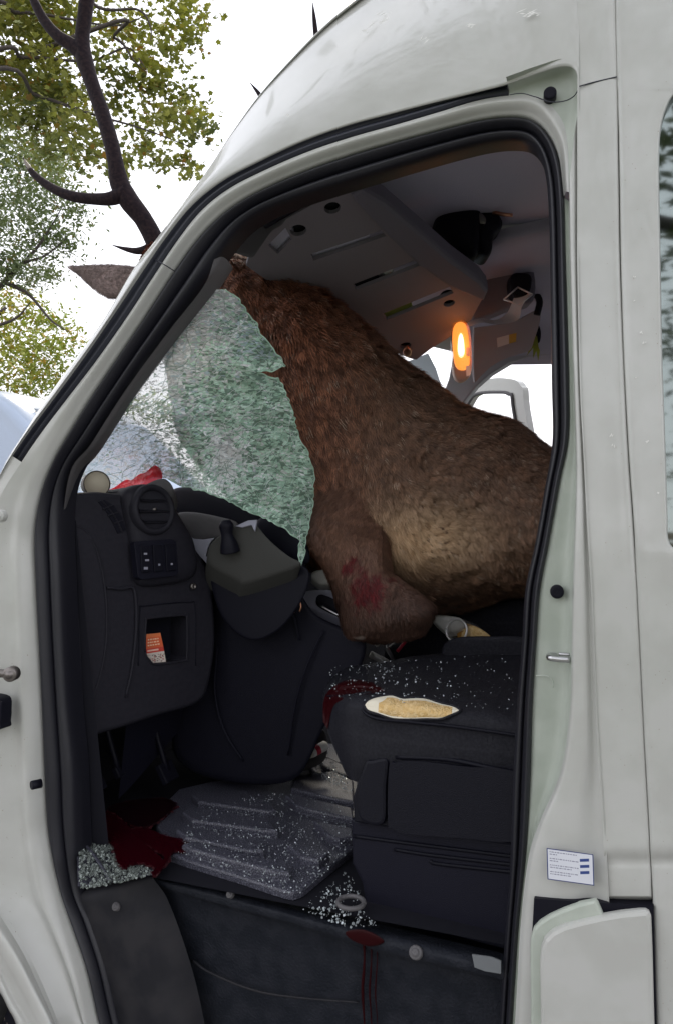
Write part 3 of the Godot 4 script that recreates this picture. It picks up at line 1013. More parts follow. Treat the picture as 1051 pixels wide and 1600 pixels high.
func build_cab(van: Node3D) -> void:
	# headliner with its step
	var st := tool()
	add_grid(st, surface([PackedVector3Array([Vector3(-0.55, 2.02, -0.22), Vector3(-0.15, 2.12, -0.225), Vector3(0.4, 2.15, -0.225), Vector3(1.4, 2.16, -0.225)]), PackedVector3Array([Vector3(-0.56, 2.08, -0.30), Vector3(-0.15, 2.21, -0.30), Vector3(0.4, 2.22, -0.30), Vector3(1.4, 2.22, -0.30)]), PackedVector3Array([Vector3(-0.56, 2.12, -0.45), Vector3(-0.15, 2.25, -0.45), Vector3(0.4, 2.25, -0.45), Vector3(1.4, 2.25, -0.45)]), PackedVector3Array([Vector3(-0.56, 2.12, -1.05), Vector3(-0.15, 2.24, -1.05), Vector3(0.4, 2.24, -1.05), Vector3(1.4, 2.24, -1.05)])], 30, 24))
	obj("headliner", done(st), M.headliner, van)
	st = tool()
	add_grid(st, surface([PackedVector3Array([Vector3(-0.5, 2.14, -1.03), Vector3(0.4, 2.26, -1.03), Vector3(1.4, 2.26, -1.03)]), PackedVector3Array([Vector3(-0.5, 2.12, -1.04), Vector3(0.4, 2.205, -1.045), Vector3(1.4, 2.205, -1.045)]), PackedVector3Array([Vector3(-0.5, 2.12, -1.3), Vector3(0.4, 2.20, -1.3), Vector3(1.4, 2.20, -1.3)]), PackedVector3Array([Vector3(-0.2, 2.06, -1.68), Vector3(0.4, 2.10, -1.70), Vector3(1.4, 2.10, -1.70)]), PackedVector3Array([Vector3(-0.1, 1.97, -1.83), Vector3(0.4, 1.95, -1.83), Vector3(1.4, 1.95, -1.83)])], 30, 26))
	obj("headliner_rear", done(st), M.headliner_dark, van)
	# rear bulkhead of the cab
	st = tool()
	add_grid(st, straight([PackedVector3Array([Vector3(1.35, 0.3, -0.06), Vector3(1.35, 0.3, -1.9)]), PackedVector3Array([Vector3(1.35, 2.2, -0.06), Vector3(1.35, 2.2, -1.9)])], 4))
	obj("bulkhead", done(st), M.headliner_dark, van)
	# far side: trim over the door arch, door, pillar
	var far := fr3(Vector3(0, 1.4, -1.80), Vector3(0.5, 1.4, -1.80), Vector3(0, 2.0, -1.80))
	st = tool()
	slab(st, far, poly(far, [716, 500, 745, 470, 930, 470, 930, 548, 863, 554, 823, 558, 794, 567, 766, 584, 743, 604, 723, 630, 700, 665, 670, 720, 640, 780, 625, 800, 600, 800, 650, 710, 682, 640, 700, 592, 706, 560, 712, 530]), -0.05, 0.0, 0.006)
	obj("door_arch_trim", done(st), M.visor, van)
	st = tool()
	slab(st, far, poly(far, [560, 790, 1010, 790, 1010, 1250, 560, 1250]), -0.06, 0.0, 0.01)
	obj("passenger_door_panel", done(st), M.dash_dark, van)
	st = tool()
	slab(st, far, poly(far, [925, 440, 1010, 440, 1010, 800, 925, 800]), -0.05, 0.0, 0.006)
	obj("rear_door_pillar", done(st), M.visor, van)
	# overhead shelf torn from its mounts
	var sf := fr3(U(430, 335, -0.42), U(742, 430, -0.92), U(645, 562, -1.25))
	var shelf := Node3D.new()
	shelf.name = "overhead_shelf"
	van.add_child(shelf)
	var outline := poly(sf, [385, 415, 392, 392, 402, 372, 425, 352, 455, 335, 490, 318, 535, 295, 560, 300, 600, 340, 650, 388, 696, 428, 742, 424, 754, 440, 752, 468, 735, 500, 700, 528, 672, 545, 650, 562, 640, 560, 590, 540, 500, 480, 420, 440])
	var holes := []
	for s in [[486, 397, 596, 360, 602, 369, 490, 407], [552, 444, 652, 405, 658, 414, 556, 453], [598, 490, 702, 448, 708, 458, 604, 500], [419, 383, 446, 356, 456, 374, 434, 397]]:
		holes.append(poly(sf, s))
	for h in [[519, 325, 13], [466, 360, 13], [701, 474, 9], [633, 540, 9]]:
		var hc := on(sf, h[0], h[1])
		var hr: float = h[2] / FOC * (sf.at(hc) - EYE).dot(fwd)
		var cp := PackedVector2Array()
		for k in 18:
			cp.append(hc + Vector2(cos(TAU * k / 18.0), sin(TAU * k / 18.0)) * hr)
		holes.append(cp)
	st = tool(false)
	slab_holes(st, sf, outline, holes, -0.012, 0.0)
	obj("shelf_panel", done(st), M.shelf, shelf)
	# lining behind the slots
	for s in [[[470, 402, 575, 366, 580, 382, 474, 418], M.headliner], [[550, 452, 600, 430, 604, 446, 552, 466], M.black], [[590, 432, 612, 424, 616, 436, 594, 446], M.white], [[590, 496, 640, 474, 646, 490, 594, 512], M.leaf_glimpse], [[410, 390, 450, 350, 462, 374, 430, 402], M.headliner]]:
		st = tool(false)
		slab(st, sf, poly(sf, s[0]), -0.03, -0.018)
		obj("slot_backing", done(st), s[1], shelf)
	st = tool()
	slab(st, sf, poly(sf, [545, 288, 562, 278, 600, 300, 652, 345, 705, 392, 748, 424, 760, 440, 752, 456, 700, 436, 650, 400, 600, 352, 556, 304]), -0.02, 0.035, 0.012)
	obj("shelf_beam", done(st), M.beam, shelf)
	for h in [[519, 325, 13], [466, 360, 13], [701, 474, 9], [633, 540, 9]]:
		st = tool()
		var c := pt(sf, h[0], h[1], -0.03)
		var r: float = h[2] / FOC * (c - EYE).dot(fwd)
		lathe(st, c, sf.n, [0, -0.003, r * 1.3, -0.003, r * 1.3, 0.016], 20)
		obj("fixing_hole", done(st), M.black, shelf)
	st = tool()
	dome(st, cr(PackedVector3Array([pt(sf, 628, 548, 0.004), pt(sf, 634, 540, 0.004), pt(sf, 642, 544, 0.004), pt(sf, 641, 553, 0.004), pt(sf, 633, 555, 0.004)]), 20, true), sf.n, 0.008, 0.004)
	obj("fixing_screw", done(st), M.copper, shelf)
	# torn header trim by the pillar top
	st = tool()
	dome(st, ring_px([352, 388, 372, 372, 395, 352, 425, 332, 470, 314, 530, 290, 528, 298, 480, 322, 452, 338, 440, 352, 425, 362, 405, 386, 395, 402, 376, 398], -0.42, 50), (EYE - U(430, 350, -0.42)).normalized(), 0.006, 0.01, 3.0)
	obj("header_trim", done(st), M.trim_grey, van)
	st = tool()
	tube(st, row3([415, 352, -0.40, 440, 338, -0.38, 470, 322, -0.36]), [0.009, 0.006], 8, 8)
	obj("trim_clip", done(st), M.black, van)
	# inner pillar trim along the windscreen
	st = tool()
	add_grid(st, surface([row3([92, 880, -0.15, 108, 745, -0.10, 143, 693, -0.10, 195, 612, -0.10, 262, 520, -0.10, 318, 448, -0.10, 335, 405, -0.10]), row3([94, 880, -0.16, 114, 750, -0.12, 156, 690, -0.12, 210, 607, -0.12, 278, 513, -0.12, 330, 440, -0.12, 350, 402, -0.12]), row3([96, 880, -0.2, 122, 752, -0.17, 160, 700, -0.17, 216, 614, -0.17, 284, 524, -0.17, 340, 455, -0.17, 364, 420, -0.17]), row3([96, 880, -0.24, 116, 760, -0.21, 150, 712, -0.21, 205, 624, -0.21, 276, 530, -0.21, 330, 462, -0.21, 350, 430, -0.21])], 60, 16))
	obj("pillar_trim", done(st), M.trim_grey, van)
	# sun visor with its label
	var vis := Node3D.new()
	vis.name = "sun_visor"
	van.add_child(vis)
	var vf := fr3(U(742, 515, -1.45), U(836, 495, -1.55), U(745, 600, -1.5))
	st = tool()
	slab(st, vf, poly(vf, [740, 516, 744, 512, 775, 508, 808, 500, 836, 486, 843, 489, 842, 505, 834, 530, 826, 548, 800, 556, 770, 570, 748, 590, 741, 596, 739, 560], 60), -0.018, 0.0, 0.007)
	obj("visor_board", done(st), M.visor, vis)
	st = tool(false)
	slab(st, vf, poly(vf, [775, 528, 794, 523, 794, 537, 776, 543]), 0.001, 0.002)
	obj("visor_label", done(st), M.white, vis)
	st = tool(false)
	slab(st, vf, poly(vf, [794, 523, 806, 520, 805, 534, 794, 537]), 0.001, 0.002)
	var yl := mat("yellow", lin(0.65, 0.45, 0.08), 0.5)
	obj("visor_label", done(st), yl, vis)
	st = tool()
	tube(st, row3([838, 492, -1.5, 842, 470, -1.5, 832, 455, -1.5]), [0.012, 0.012], 10, 10)
	obj("visor_arm", done(st), M.black, vis)
	# black housing hanging under the roof
	var pod := Node3D.new()
	pod.name = "roof_housing"
	van.add_child(pod)
	st = tool()
	dome(st, ring_px([674, 360, 682, 335, 696, 318, 712, 310, 735, 310, 748, 330, 748, 372, 744, 400, 732, 406, 705, 402, 690, 385, 674, 368], -0.95, 40), fwd * -1.0, 0.05, 0.09, 3.0)
	obj("housing_case", done(st), M.black, pod)
	st = tool()
	dome(st, ring_px([728, 318, 752, 318, 772, 335, 782, 348, 780, 362, 768, 375, 765, 398, 752, 402, 735, 385, 730, 350], -0.98, 40), fwd * -1.0, 0.045, 0.07, 3.0)
	obj("housing_back", done(st), M.dash_dark, pod)
	st = tool()
	dome(st, ring_px([738, 334, 750, 333, 758, 341, 757, 350, 748, 350, 740, 342], -0.925, 20), fwd * -1.0, 0.006, 0.02)
	obj("housing_lens", done(st), M.dull_metal, pod)
	st = tool()
	tube(st, row3([770, 332, -0.94, 785, 335, -0.93, 800, 336, -0.93]), [0.006, 0.005], 8, 8)
	obj("bare_wire", done(st), M.copper, pod)
	# pale torn sheet
	st = tool()
	var pf := fr3(U(620, 320, -1.0), U(690, 322, -1.0), U(670, 366, -1.03))
	slab(st, pf, poly(pf, [612, 318, 692, 321, 684, 340, 676, 368, 660, 360, 640, 345]), -0.004, 0.0, 0.001)
	obj("torn_lining", done(st), M.headliner, van, "pale torn piece of roof lining")
	# far corner block behind visor
	st = tool()
	dome(st, ring_px([730, 402, 800, 400, 830, 420, 832, 470, 800, 480, 745, 500, 735, 490, 752, 450], -1.35, 40), fwd * -1.0, 0.03, 0.06, 4.0)
	obj("roof_console", done(st), M.beam, van)
	st = tool()
	dome(st, ring_px([798, 430, 826, 430, 828, 450, 820, 462, 800, 462], -1.27, 30), fwd * -1.0, 0.012, 0.05, 4.0)
	obj("console_pocket", done(st), M.black, van)
	# the passenger door standing open beyond, seen by its window frame
	var pd := Node3D.new()
	pd.name = "passenger_door"
	van.add_child(pd)
	var df := fr3(U(760, 640, -2.25), U(820, 640, -2.05), U(760, 700, -2.25))
	st = tool(false)
	var outer := poly(df, [690, 680, 712, 630, 740, 601, 770, 591, 800, 593, 812, 602, 817, 625, 819, 760, 690, 760], 60)
	var hole := poly(df, [700, 690, 730, 634, 745, 616, 780, 613, 795, 616, 801, 630, 804, 745, 700, 745], 60)
	slab_holes(st, df, outer, [hole], -0.03, 0.0)
	obj("window_frame", done(st), M.paint, pd)
	st = tool()
	var hr := PackedVector3Array()
	for v in cr2(hole, 40):
		hr.append(df.at(v, 0.004))
	hr.append(hr[0])
	tube(st, hr, [0.008, 0.008], 6, 60)
	obj("window_seal", done(st), M.trim_grey, pd)

func build_dash(van: Node3D) -> void:
	var dash := Node3D.new()
	dash.name = "dashboard"
	van.add_child(dash)
	var df := fr3(U(100, 950, -0.13), U(330, 950, -0.52), U(100, 950, -0.13) + Vector3(-0.02, 0.3, 0.0))
	var st := tool()
	var pocket := poly(df, [228, 972, 234, 966, 288, 961, 292, 966, 292, 1026, 288, 1032, 245, 1038, 234, 1032, 227, 1018])
	var body := poly(df, [97, 778, 110, 771, 150, 768, 192, 771, 200, 764, 222, 758, 245, 763, 262, 780, 282, 812, 302, 848, 322, 882, 334, 925, 338, 1000, 330, 1060, 312, 1098, 250, 1118, 200, 1135, 150, 1150, 120, 1162, 106, 1160, 103, 1060, 100, 900], 90)
	var inner := inset(body, 0.012)
	slab_holes(st, df, inner, [pocket], -0.2, 0.0)
	var rows := []
	for k in 5:
		var a := k / 4.0 * PI / 2.0
		var r := PackedVector3Array()
		var ip := inset(body, 0.012 * (1.0 - sin(a)))
		for v in ip:
			r.append(df.at(v, -0.012 + 0.012 * cos(a)))
		rows.append(r)
	var lastrow := PackedVector3Array()
	for v in body:
		lastrow.append(df.at(v, -0.25))
	rows.append(lastrow)
	var st2 := tool()
	add_grid(st2, rows, true)
	obj("dash_face", done(st), M.dash, dash)
	obj("dash_edge", done(st2), M.dash, dash)
	st = tool(false)
	slab(st, df, poly(df, [215, 950, 305, 945, 305, 1050, 215, 1050]), -0.085, -0.075)
	obj("pocket_back", done(st), M.black, dash)
	st = tool()
	var rim := PackedVector3Array()
	for v in cr2(pocket, 40):
		rim.append(df.at(v, 0.001))
	rim.append(rim[0])
	tube(st, rim, [0.003, 0.003], 6, 60)
	obj("pocket_rim", done(st), M.dash, dash)
	# side cover and the raised centre panel with a seam between
	st = tool()
	slab(st, df, poly(df, [99, 828, 108, 823, 124, 823, 138, 834, 150, 862, 160, 905, 165, 955, 164, 1005, 155, 1055, 140, 1095, 118, 1122, 107, 1125, 103, 1000], 60), -0.02, 0.004, 0.003)
	obj("dash_side_cover", done(st), M.dash, dash)
	st = tool()
	tube(st, PackedVector3Array([pt(df, 104, 824, 0.003), pt(df, 124, 824, 0.003), pt(df, 139, 836, 0.003), pt(df, 152, 866, 0.003), pt(df, 162, 910, 0.003), pt(df, 166, 955, 0.003), pt(df, 165, 1005, 0.003), pt(df, 156, 1055, 0.003), pt(df, 141, 1096, 0.003), pt(df, 120, 1124, 0.003)]), [0.0032, 0.0032], 8, 50)
	obj("cover_lip", done(st), M.dash, dash)
	st = tool()
	tube(st, PackedVector3Array([pt(df, 166, 918, 0.004), pt(df, 190, 920, 0.004), pt(df, 206, 918, 0.004), pt(df, 211, 935, 0.004), pt(df, 212, 980, 0.004), pt(df, 206, 1040, 0.004), pt(df, 196, 1090, 0.002)]), [0.0035, 0.0045, 0.0035], 8, 40)
	obj("dash_seam", done(st), M.dash, dash)
	st = tool()
	tube(st, PackedVector3Array([pt(df, 216, 1040, 0.001), pt(df, 219, 955, 0.001), pt(df, 226, 947, 0.001), pt(df, 294, 941, 0.001), pt(df, 305, 950, 0.001), pt(df, 306, 1040, 0.001)]), [0.0016, 0.0016], 6, 40)
	obj("pocket_bezel", done(st), M.black, dash)
	# upper pad around the round vent
	st = tool()
	dome(st, cr(PackedVector3Array([pt(df, 188, 775, 0.0), pt(df, 205, 760, 0.0), pt(df, 230, 757, 0.0), pt(df, 252, 768, 0.0), pt(df, 276, 805, 0.0), pt(df, 300, 850, 0.0), pt(df, 300, 900, 0.0), pt(df, 250, 915, 0.0), pt(df, 212, 912, 0.0), pt(df, 205, 870, 0.0), pt(df, 198, 830, 0.0)]), 50, true), df.n, 0.03, 0.02, 3.5)
	obj("vent_pod", done(st), M.dash, dash)
	# demister grille
	st = tool(false)
	slab(st, df, poly(df, [153, 784, 163, 781, 178, 790, 189, 806, 197, 828, 184, 834, 175, 815, 165, 798]), 0.0, 0.002)
	obj("demister_slot", done(st), M.black, dash)
	st = tool(false)
	for l in [[159, 783, 172, 798, 183, 815, 190, 831], [160, 796, 176, 789, 176, 789, 176, 789], [168, 806, 184, 800, 184, 800, 184, 800], [177, 818, 192, 813, 192, 813, 192, 813]]:
		var tp := PackedVector3Array()
		for i in range(0, 8, 2):
			tp.append(pt(df, l[i], l[i + 1], 0.003))
		if l[2] == l[4]:
			tp = tp.slice(0, 2)
		tube(st, tp, [0.002, 0.002], 5, 6)
	obj("demister_bars", done(st), M.dash, dash)
	# round air vent
	var vent := Node3D.new()
	vent.name = "air_vent"
	van.add_child(vent)
	var vc := pt(df, 231, 797, 0.032)
	var vx := (df.n + Vector3(0.25, 0.1, 0)).normalized()
	st = tool()
	lathe(st, vc, vx, [0.066, -0.03, 0.066, -0.004, 0.062, 0.004, 0.056, 0.006, 0.050, 0.002, 0.048, -0.008, 0.047, -0.035, 0, -0.036], 40)
	obj("vent_ring", done(st), M.dash, vent)
	st = tool()
	lathe(st, vc, vx, [0.046, -0.028, 0.02, -0.03, 0, -0.03], 24)
	obj("vent_core", done(st), M.black, vent)
	var va := vx.cross(Vector3.UP).normalized()
	var vu := va.cross(vx).normalized()
	for k in 3:
		st = tool()
		var off := (k - 1) * 0.027
		var hw := sqrt(0.046 * 0.046 - off * off)
		block(st, vc + vu * off - vx * 0.010, Vector3(hw * 2.0, 0.005, 0.028), Basis(va, (vu + vx * 0.5).normalized(), va.cross((vu + vx * 0.5).normalized())), 0.002)
		obj("vent_slat", done(st), M.dash, vent)
	st = tool()
	lathe(st, vc + vx * 0.004, vx, [0.004, -0.02, 0.004, 0.0, 0, 0.001], 12)
	obj("vent_pin", done(st), M.dull_metal, vent)
	# switches
	var sw := Node3D.new()
	sw.name = "switch_panel"
	van.add_child(sw)
	var s3 := fr3(pt(df, 215, 880, 0.034), pt(df, 275, 876, 0.030), pt(df, 216, 840, 0.032))
	st = tool()
	slab(st, s3, poly(s3, [210, 848, 214, 846, 268, 842, 276, 846, 279, 895, 275, 900, 222, 906, 216, 902]), -0.02, 0.001, 0.002)
	obj("switch_plate", done(st), M.dash_dark, sw)
	for k in 3:
		var x := 218.0 + k * 19.5
		st = tool()
		slab(st, s3, poly(s3, [x, 853 - k, x + 15, 852 - k, x + 17, 893 - k, x + 2, 895 - k]), 0.0, 0.006, 0.002)
		obj("rocker_switch", done(st), M.black, sw)
		st = tool(false)
		for mk in ([[5, 864, 5, 3], [7, 874, 6, 3], [5, 886, 6, 4]] if k == 0 else [[8, 882, 3, 3]]):
			slab(st, s3, poly(s3, [x + mk[0], mk[1] - k, x + mk[0] + mk[2], mk[1] - k, x + mk[0] + mk[2], mk[1] + mk[3] - k, x + mk[0], mk[1] + mk[3] - k]), 0.0062, 0.0068)
		obj("switch_symbol", done(st), M.torn_pale, sw)
	st = tool()
	lathe(st, pt(df, 299, 916, 0.01), df.n, [0.008, -0.004, 0.008, 0.003, 0.005, 0.004, 0.004, 0.002, 0, 0.002], 16)
	obj("lock_barrel", done(st), M.dull_metal, dash)
	# bracket at the foot of the dash
	st = tool()
	slab(st, df, poly(df, [103, 1119, 116, 1119, 118, 1160, 104, 1164]), 0.0, 0.014, 0.003)
	obj("hinge_bracket", done(st), M.dash, dash)
	st = tool(false)
	slab(st, df, poly(df, [104, 1152, 110, 1157, 104, 1162]), 0.0145, 0.0165)
	obj("bracket_tag", done(st), M.white, dash)
	# bulk of the dash behind, hood, windscreen ledge
	st = tool()
	add_grid(st, surface([PackedVector3Array([Vector3(-0.80, 0.62, -0.38), Vector3(-0.72, 0.8, -0.8), Vector3(-0.74, 0.62, -1.75)]), PackedVector3Array([Vector3(-0.76, 1.0, -0.38), Vector3(-0.66, 1.0, -0.8), Vector3(-0.66, 1.0, -1.75)]), PackedVector3Array([Vector3(-0.78, 1.30, -0.38), Vector3(-0.70, 1.30, -0.8), Vector3(-0.68, 1.32, -1.75)]), PackedVector3Array([Vector3(-0.82, 1.372, -0.25), Vector3(-0.80, 1.36, -0.8), Vector3(-0.78, 1.37, -1.75)]), PackedVector3Array([Vector3(-0.98, 1.375, -0.15), Vector3(-1.1, 1.375, -0.8), Vector3(-1.0, 1.375, -1.75)])], 30, 26))
	obj("dash_bulk", done(st), M.dash_dark, dash)
	st = tool()
	dome(st, ring_px([110, 776, 130, 773, 190, 774, 232, 762, 252, 750, 264, 752, 272, 768, 262, 790, 240, 790, 150, 790], -0.44, 40), Vector3(0.3, 0.5, 0.8).normalized(), 0.015, 0.06, 3.0)
	obj("windscreen_ledge", done(st), M.trim_grey, dash)
	st = tool()
	dome(st, ring_px([262, 780, 272, 764, 300, 762, 345, 776, 390, 798, 430, 822, 462, 846, 480, 870, 470, 895, 420, 880, 380, 860, 340, 838, 300, 818, 275, 805], -0.62, 60), Vector3(0.4, 0.1, 0.9).normalized(), 0.02, 0.25, 3.0)
	obj("instrument_hood", done(st), M.black, dash)
	st = tool()
	dome(st, ring_px([276, 805, 300, 800, 345, 808, 372, 818, 360, 842, 330, 842, 310, 850, 292, 832], -0.58, 40), Vector3(0.4, 0.1, 0.9).normalized(), 0.008, 0.03, 3.0)
	obj("instrument_panel", done(st), M.trim_grey, dash)
	st = tool(false)
	var tf := fr3(U(300, 840, -0.53), U(335, 842, -0.55), U(325, 882, -0.53))
	slab(st, tf, poly(tf, [288, 832, 304, 842, 318, 843, 336, 840, 330, 846, 325, 856, 322, 868, 330, 880, 326, 884, 312, 868, 298, 850]), -0.006, 0.0, 0.001)
	obj("torn_edge", done(st), M.torn_pale, dash, "pale torn edge of the dash skin")
	# steering column, stalk, hub
	var col := Node3D.new()
	col.name = "steering_column"
	van.add_child(col)
	st = tool()
	var cn := Vector3(0.45, 0.62, 0.64).normalized()
	dome(st, ring_px([324, 868, 330, 850, 345, 838, 372, 822, 398, 816, 404, 826, 425, 850, 452, 872, 470, 884, 430, 900, 383, 914, 372, 910, 345, 896, 328, 884], -0.46, 50), cn, 0.012, 0.10, 5.0)
	obj("column_shroud", done(st), M.column, col)
	st = tool()
	dome(st, ring_px([330, 886, 383, 914, 470, 884, 480, 920, 440, 980, 390, 1000, 345, 960], -0.50, 40), Vector3(0.5, -0.1, 0.85).normalized(), 0.006, 0.08, 10.0)
	obj("column_lower_shroud", done(st), M.black, col)
	st = tool()
	tube(st, row3([360, 862, -0.44, 358, 850, -0.435, 355, 835, -0.43, 354, 822, -0.43, 353, 813, -0.43]), [0.026, 0.022, 0.015, 0.019, 0.012], 18, 24)
	obj("column_stalk", done(st), M.black, col)
	st = tool(false)
	var cf := fr3(U(370, 822, -0.45), U(402, 813, -0.45), U(398, 830, -0.44))
	slab(st, cf, poly(cf, [368, 822, 388, 813, 402, 812, 398, 830, 393, 820, 378, 824]), -0.004, 0.0, 0.001)
	obj("torn_shroud_edge", done(st), M.torn_pale, col)
	st = tool()
	dome(st, ring_px([400, 822, 410, 808, 440, 812, 472, 840, 484, 868, 478, 882, 455, 878, 425, 858, 405, 838], -0.56, 40), Vector3(0.6, 0.2, 0.75).normalized(), 0.02, 0.05, 3.0)
	obj("steering_wheel_hub", done(st), M.dash_dark, col)
	st = tool()
	var wr := PackedVector3Array()
	var wc := U(452, 860, -0.45)
	for k in 33:
		var a := TAU * k / 32.0
		wr.append(wc + Vector3(0.10, -0.02, -0.08) + Vector3(-0.42, 0.75, 0.0).normalized() * cos(a) * 0.13 + Vector3(0.0, 0, 1) * sin(a) * 0.15)
	# lower centre stack, below the column
	st = tool()
	dome(st, ring_px([328, 905, 360, 900, 420, 902, 460, 898, 474, 934, 496, 962, 530, 978, 556, 990, 572, 1006, 562, 1045, 535, 1090, 506, 1135, 484, 1185, 462, 1216, 420, 1226, 360, 1222, 300, 1205, 270, 1170, 280, 1110, 310, 1070, 325, 1040, 332, 980], -0.60, 70), Vector3(0.55, 0.05, 0.83).normalized(), 0.02, 0.3, 10.0)
	obj("centre_stack", done(st), M.stack, dash)
	st = tool()
	dome(st, ring_px([318, 880, 360, 905, 420, 930, 480, 930, 470, 1060, 440, 1180, 330, 1190, 260, 1130, 300, 1090], -0.72, 50), Vector3(0.55, 0.05, 0.83).normalized(), 0.02, 0.2, 8.0)
	obj("lower_moulding", done(st), M.stack, dash)
	for c in [[352, 940, 398, 962, 452, 956, 468, 1000], [340, 1010, 336, 1080, 350, 1140, 380, 1190], [505, 985, 480, 1040, 462, 1100, 450, 1180]]:
		st = tool()
		tube(st, row3([c[0], c[1], -0.575, c[2], c[3], -0.57, c[4], c[5], -0.57, c[6], c[7], -0.575]), [0.0025, 0.003, 0.0025], 6, 24)
		obj("moulding_crease", done(st), M.dash_dark, dash)
	# console top with silver trim seen beside the leg
	st = tool()
	dome(st, ring_px([470, 935, 478, 925, 520, 924, 560, 945, 585, 972, 570, 985, 540, 972, 500, 958, 478, 950], -0.66, 40), Vector3(0.3, 0.75, 0.55).normalized(), 0.008, 0.05, 4.0)
	obj("console_top", done(st), M.torn_pale, dash)
	st = tool()
	dome(st, ring_px([494, 934, 504, 930, 530, 942, 556, 962, 548, 968, 520, 956, 498, 944], -0.64, 30), Vector3(0.3, 0.75, 0.55).normalized(), 0.006, 0.01, 4.0)
	obj("console_tray", done(st), M.black, dash)
	st = tool()
	tube(st, row3([498, 945, -0.625, 520, 957, -0.625, 545, 969, -0.625]), [0.003, 0.003], 6, 8)
	obj("tray_trim", done(st), M.metal, dash)
	st = tool()
	dome(st, ring_px([486, 902, 492, 893, 512, 892, 520, 902, 518, 912, 500, 914], -0.68, 30), Vector3(0.3, 0.5, 0.75).normalized(), 0.012, 0.03, 3.0)
	obj("console_lever", done(st), M.white, dash)
	# firewall and pedals
	st = tool()
	add_grid(st, straight([PackedVector3Array([Vector3(-0.98, 0.55, -0.02), Vector3(-1.0, 0.55, -1.85)]), PackedVector3Array([Vector3(-1.02, 1.4, -0.05), Vector3(-1.05, 1.4, -1.85)])], 4))
	obj("firewall", done(st), M.footwell, van)
	st = tool()
	add_grid(st, straight([PackedVector3Array([Vector3(-1.05, 0.55, -0.16), Vector3(-0.66, 0.55, -0.16)]), PackedVector3Array([Vector3(-1.05, 1.36, -0.16), Vector3(-0.76, 1.36, -0.16)])], 4))
	obj("footwell_side", done(st), M.footwell, van)
	for p in [[152, 1222, -0.32, 18, 22], [186, 1206, -0.38, 12, 14], [262, 1206, -0.5, 26, 26]]:
		st = tool()
		var c := U(p[0], p[1], p[2])
		var s: float = p[3] / FOC * 1.9
		var h: float = p[4] / FOC * 1.9
		var b := Basis(Vector3(0, 0, -1), Vector3(-0.5, 0.86, 0), Vector3(0.86, 0.5, 0))
		block(st, c, Vector3(s * 1.6, h * 1.4, 0.015), b, 0.004)
		tube(st, PackedVector3Array([c, c + Vector3(-0.04, 0.12, 0), c + Vector3(-0.08, 0.3, 0)]), [0.008, 0.008], 8, 8)
		obj("pedal", done(st), M.black, van)
	for p in [[262, 1232], [248, 1225]]:
		pass

var seat_table := []

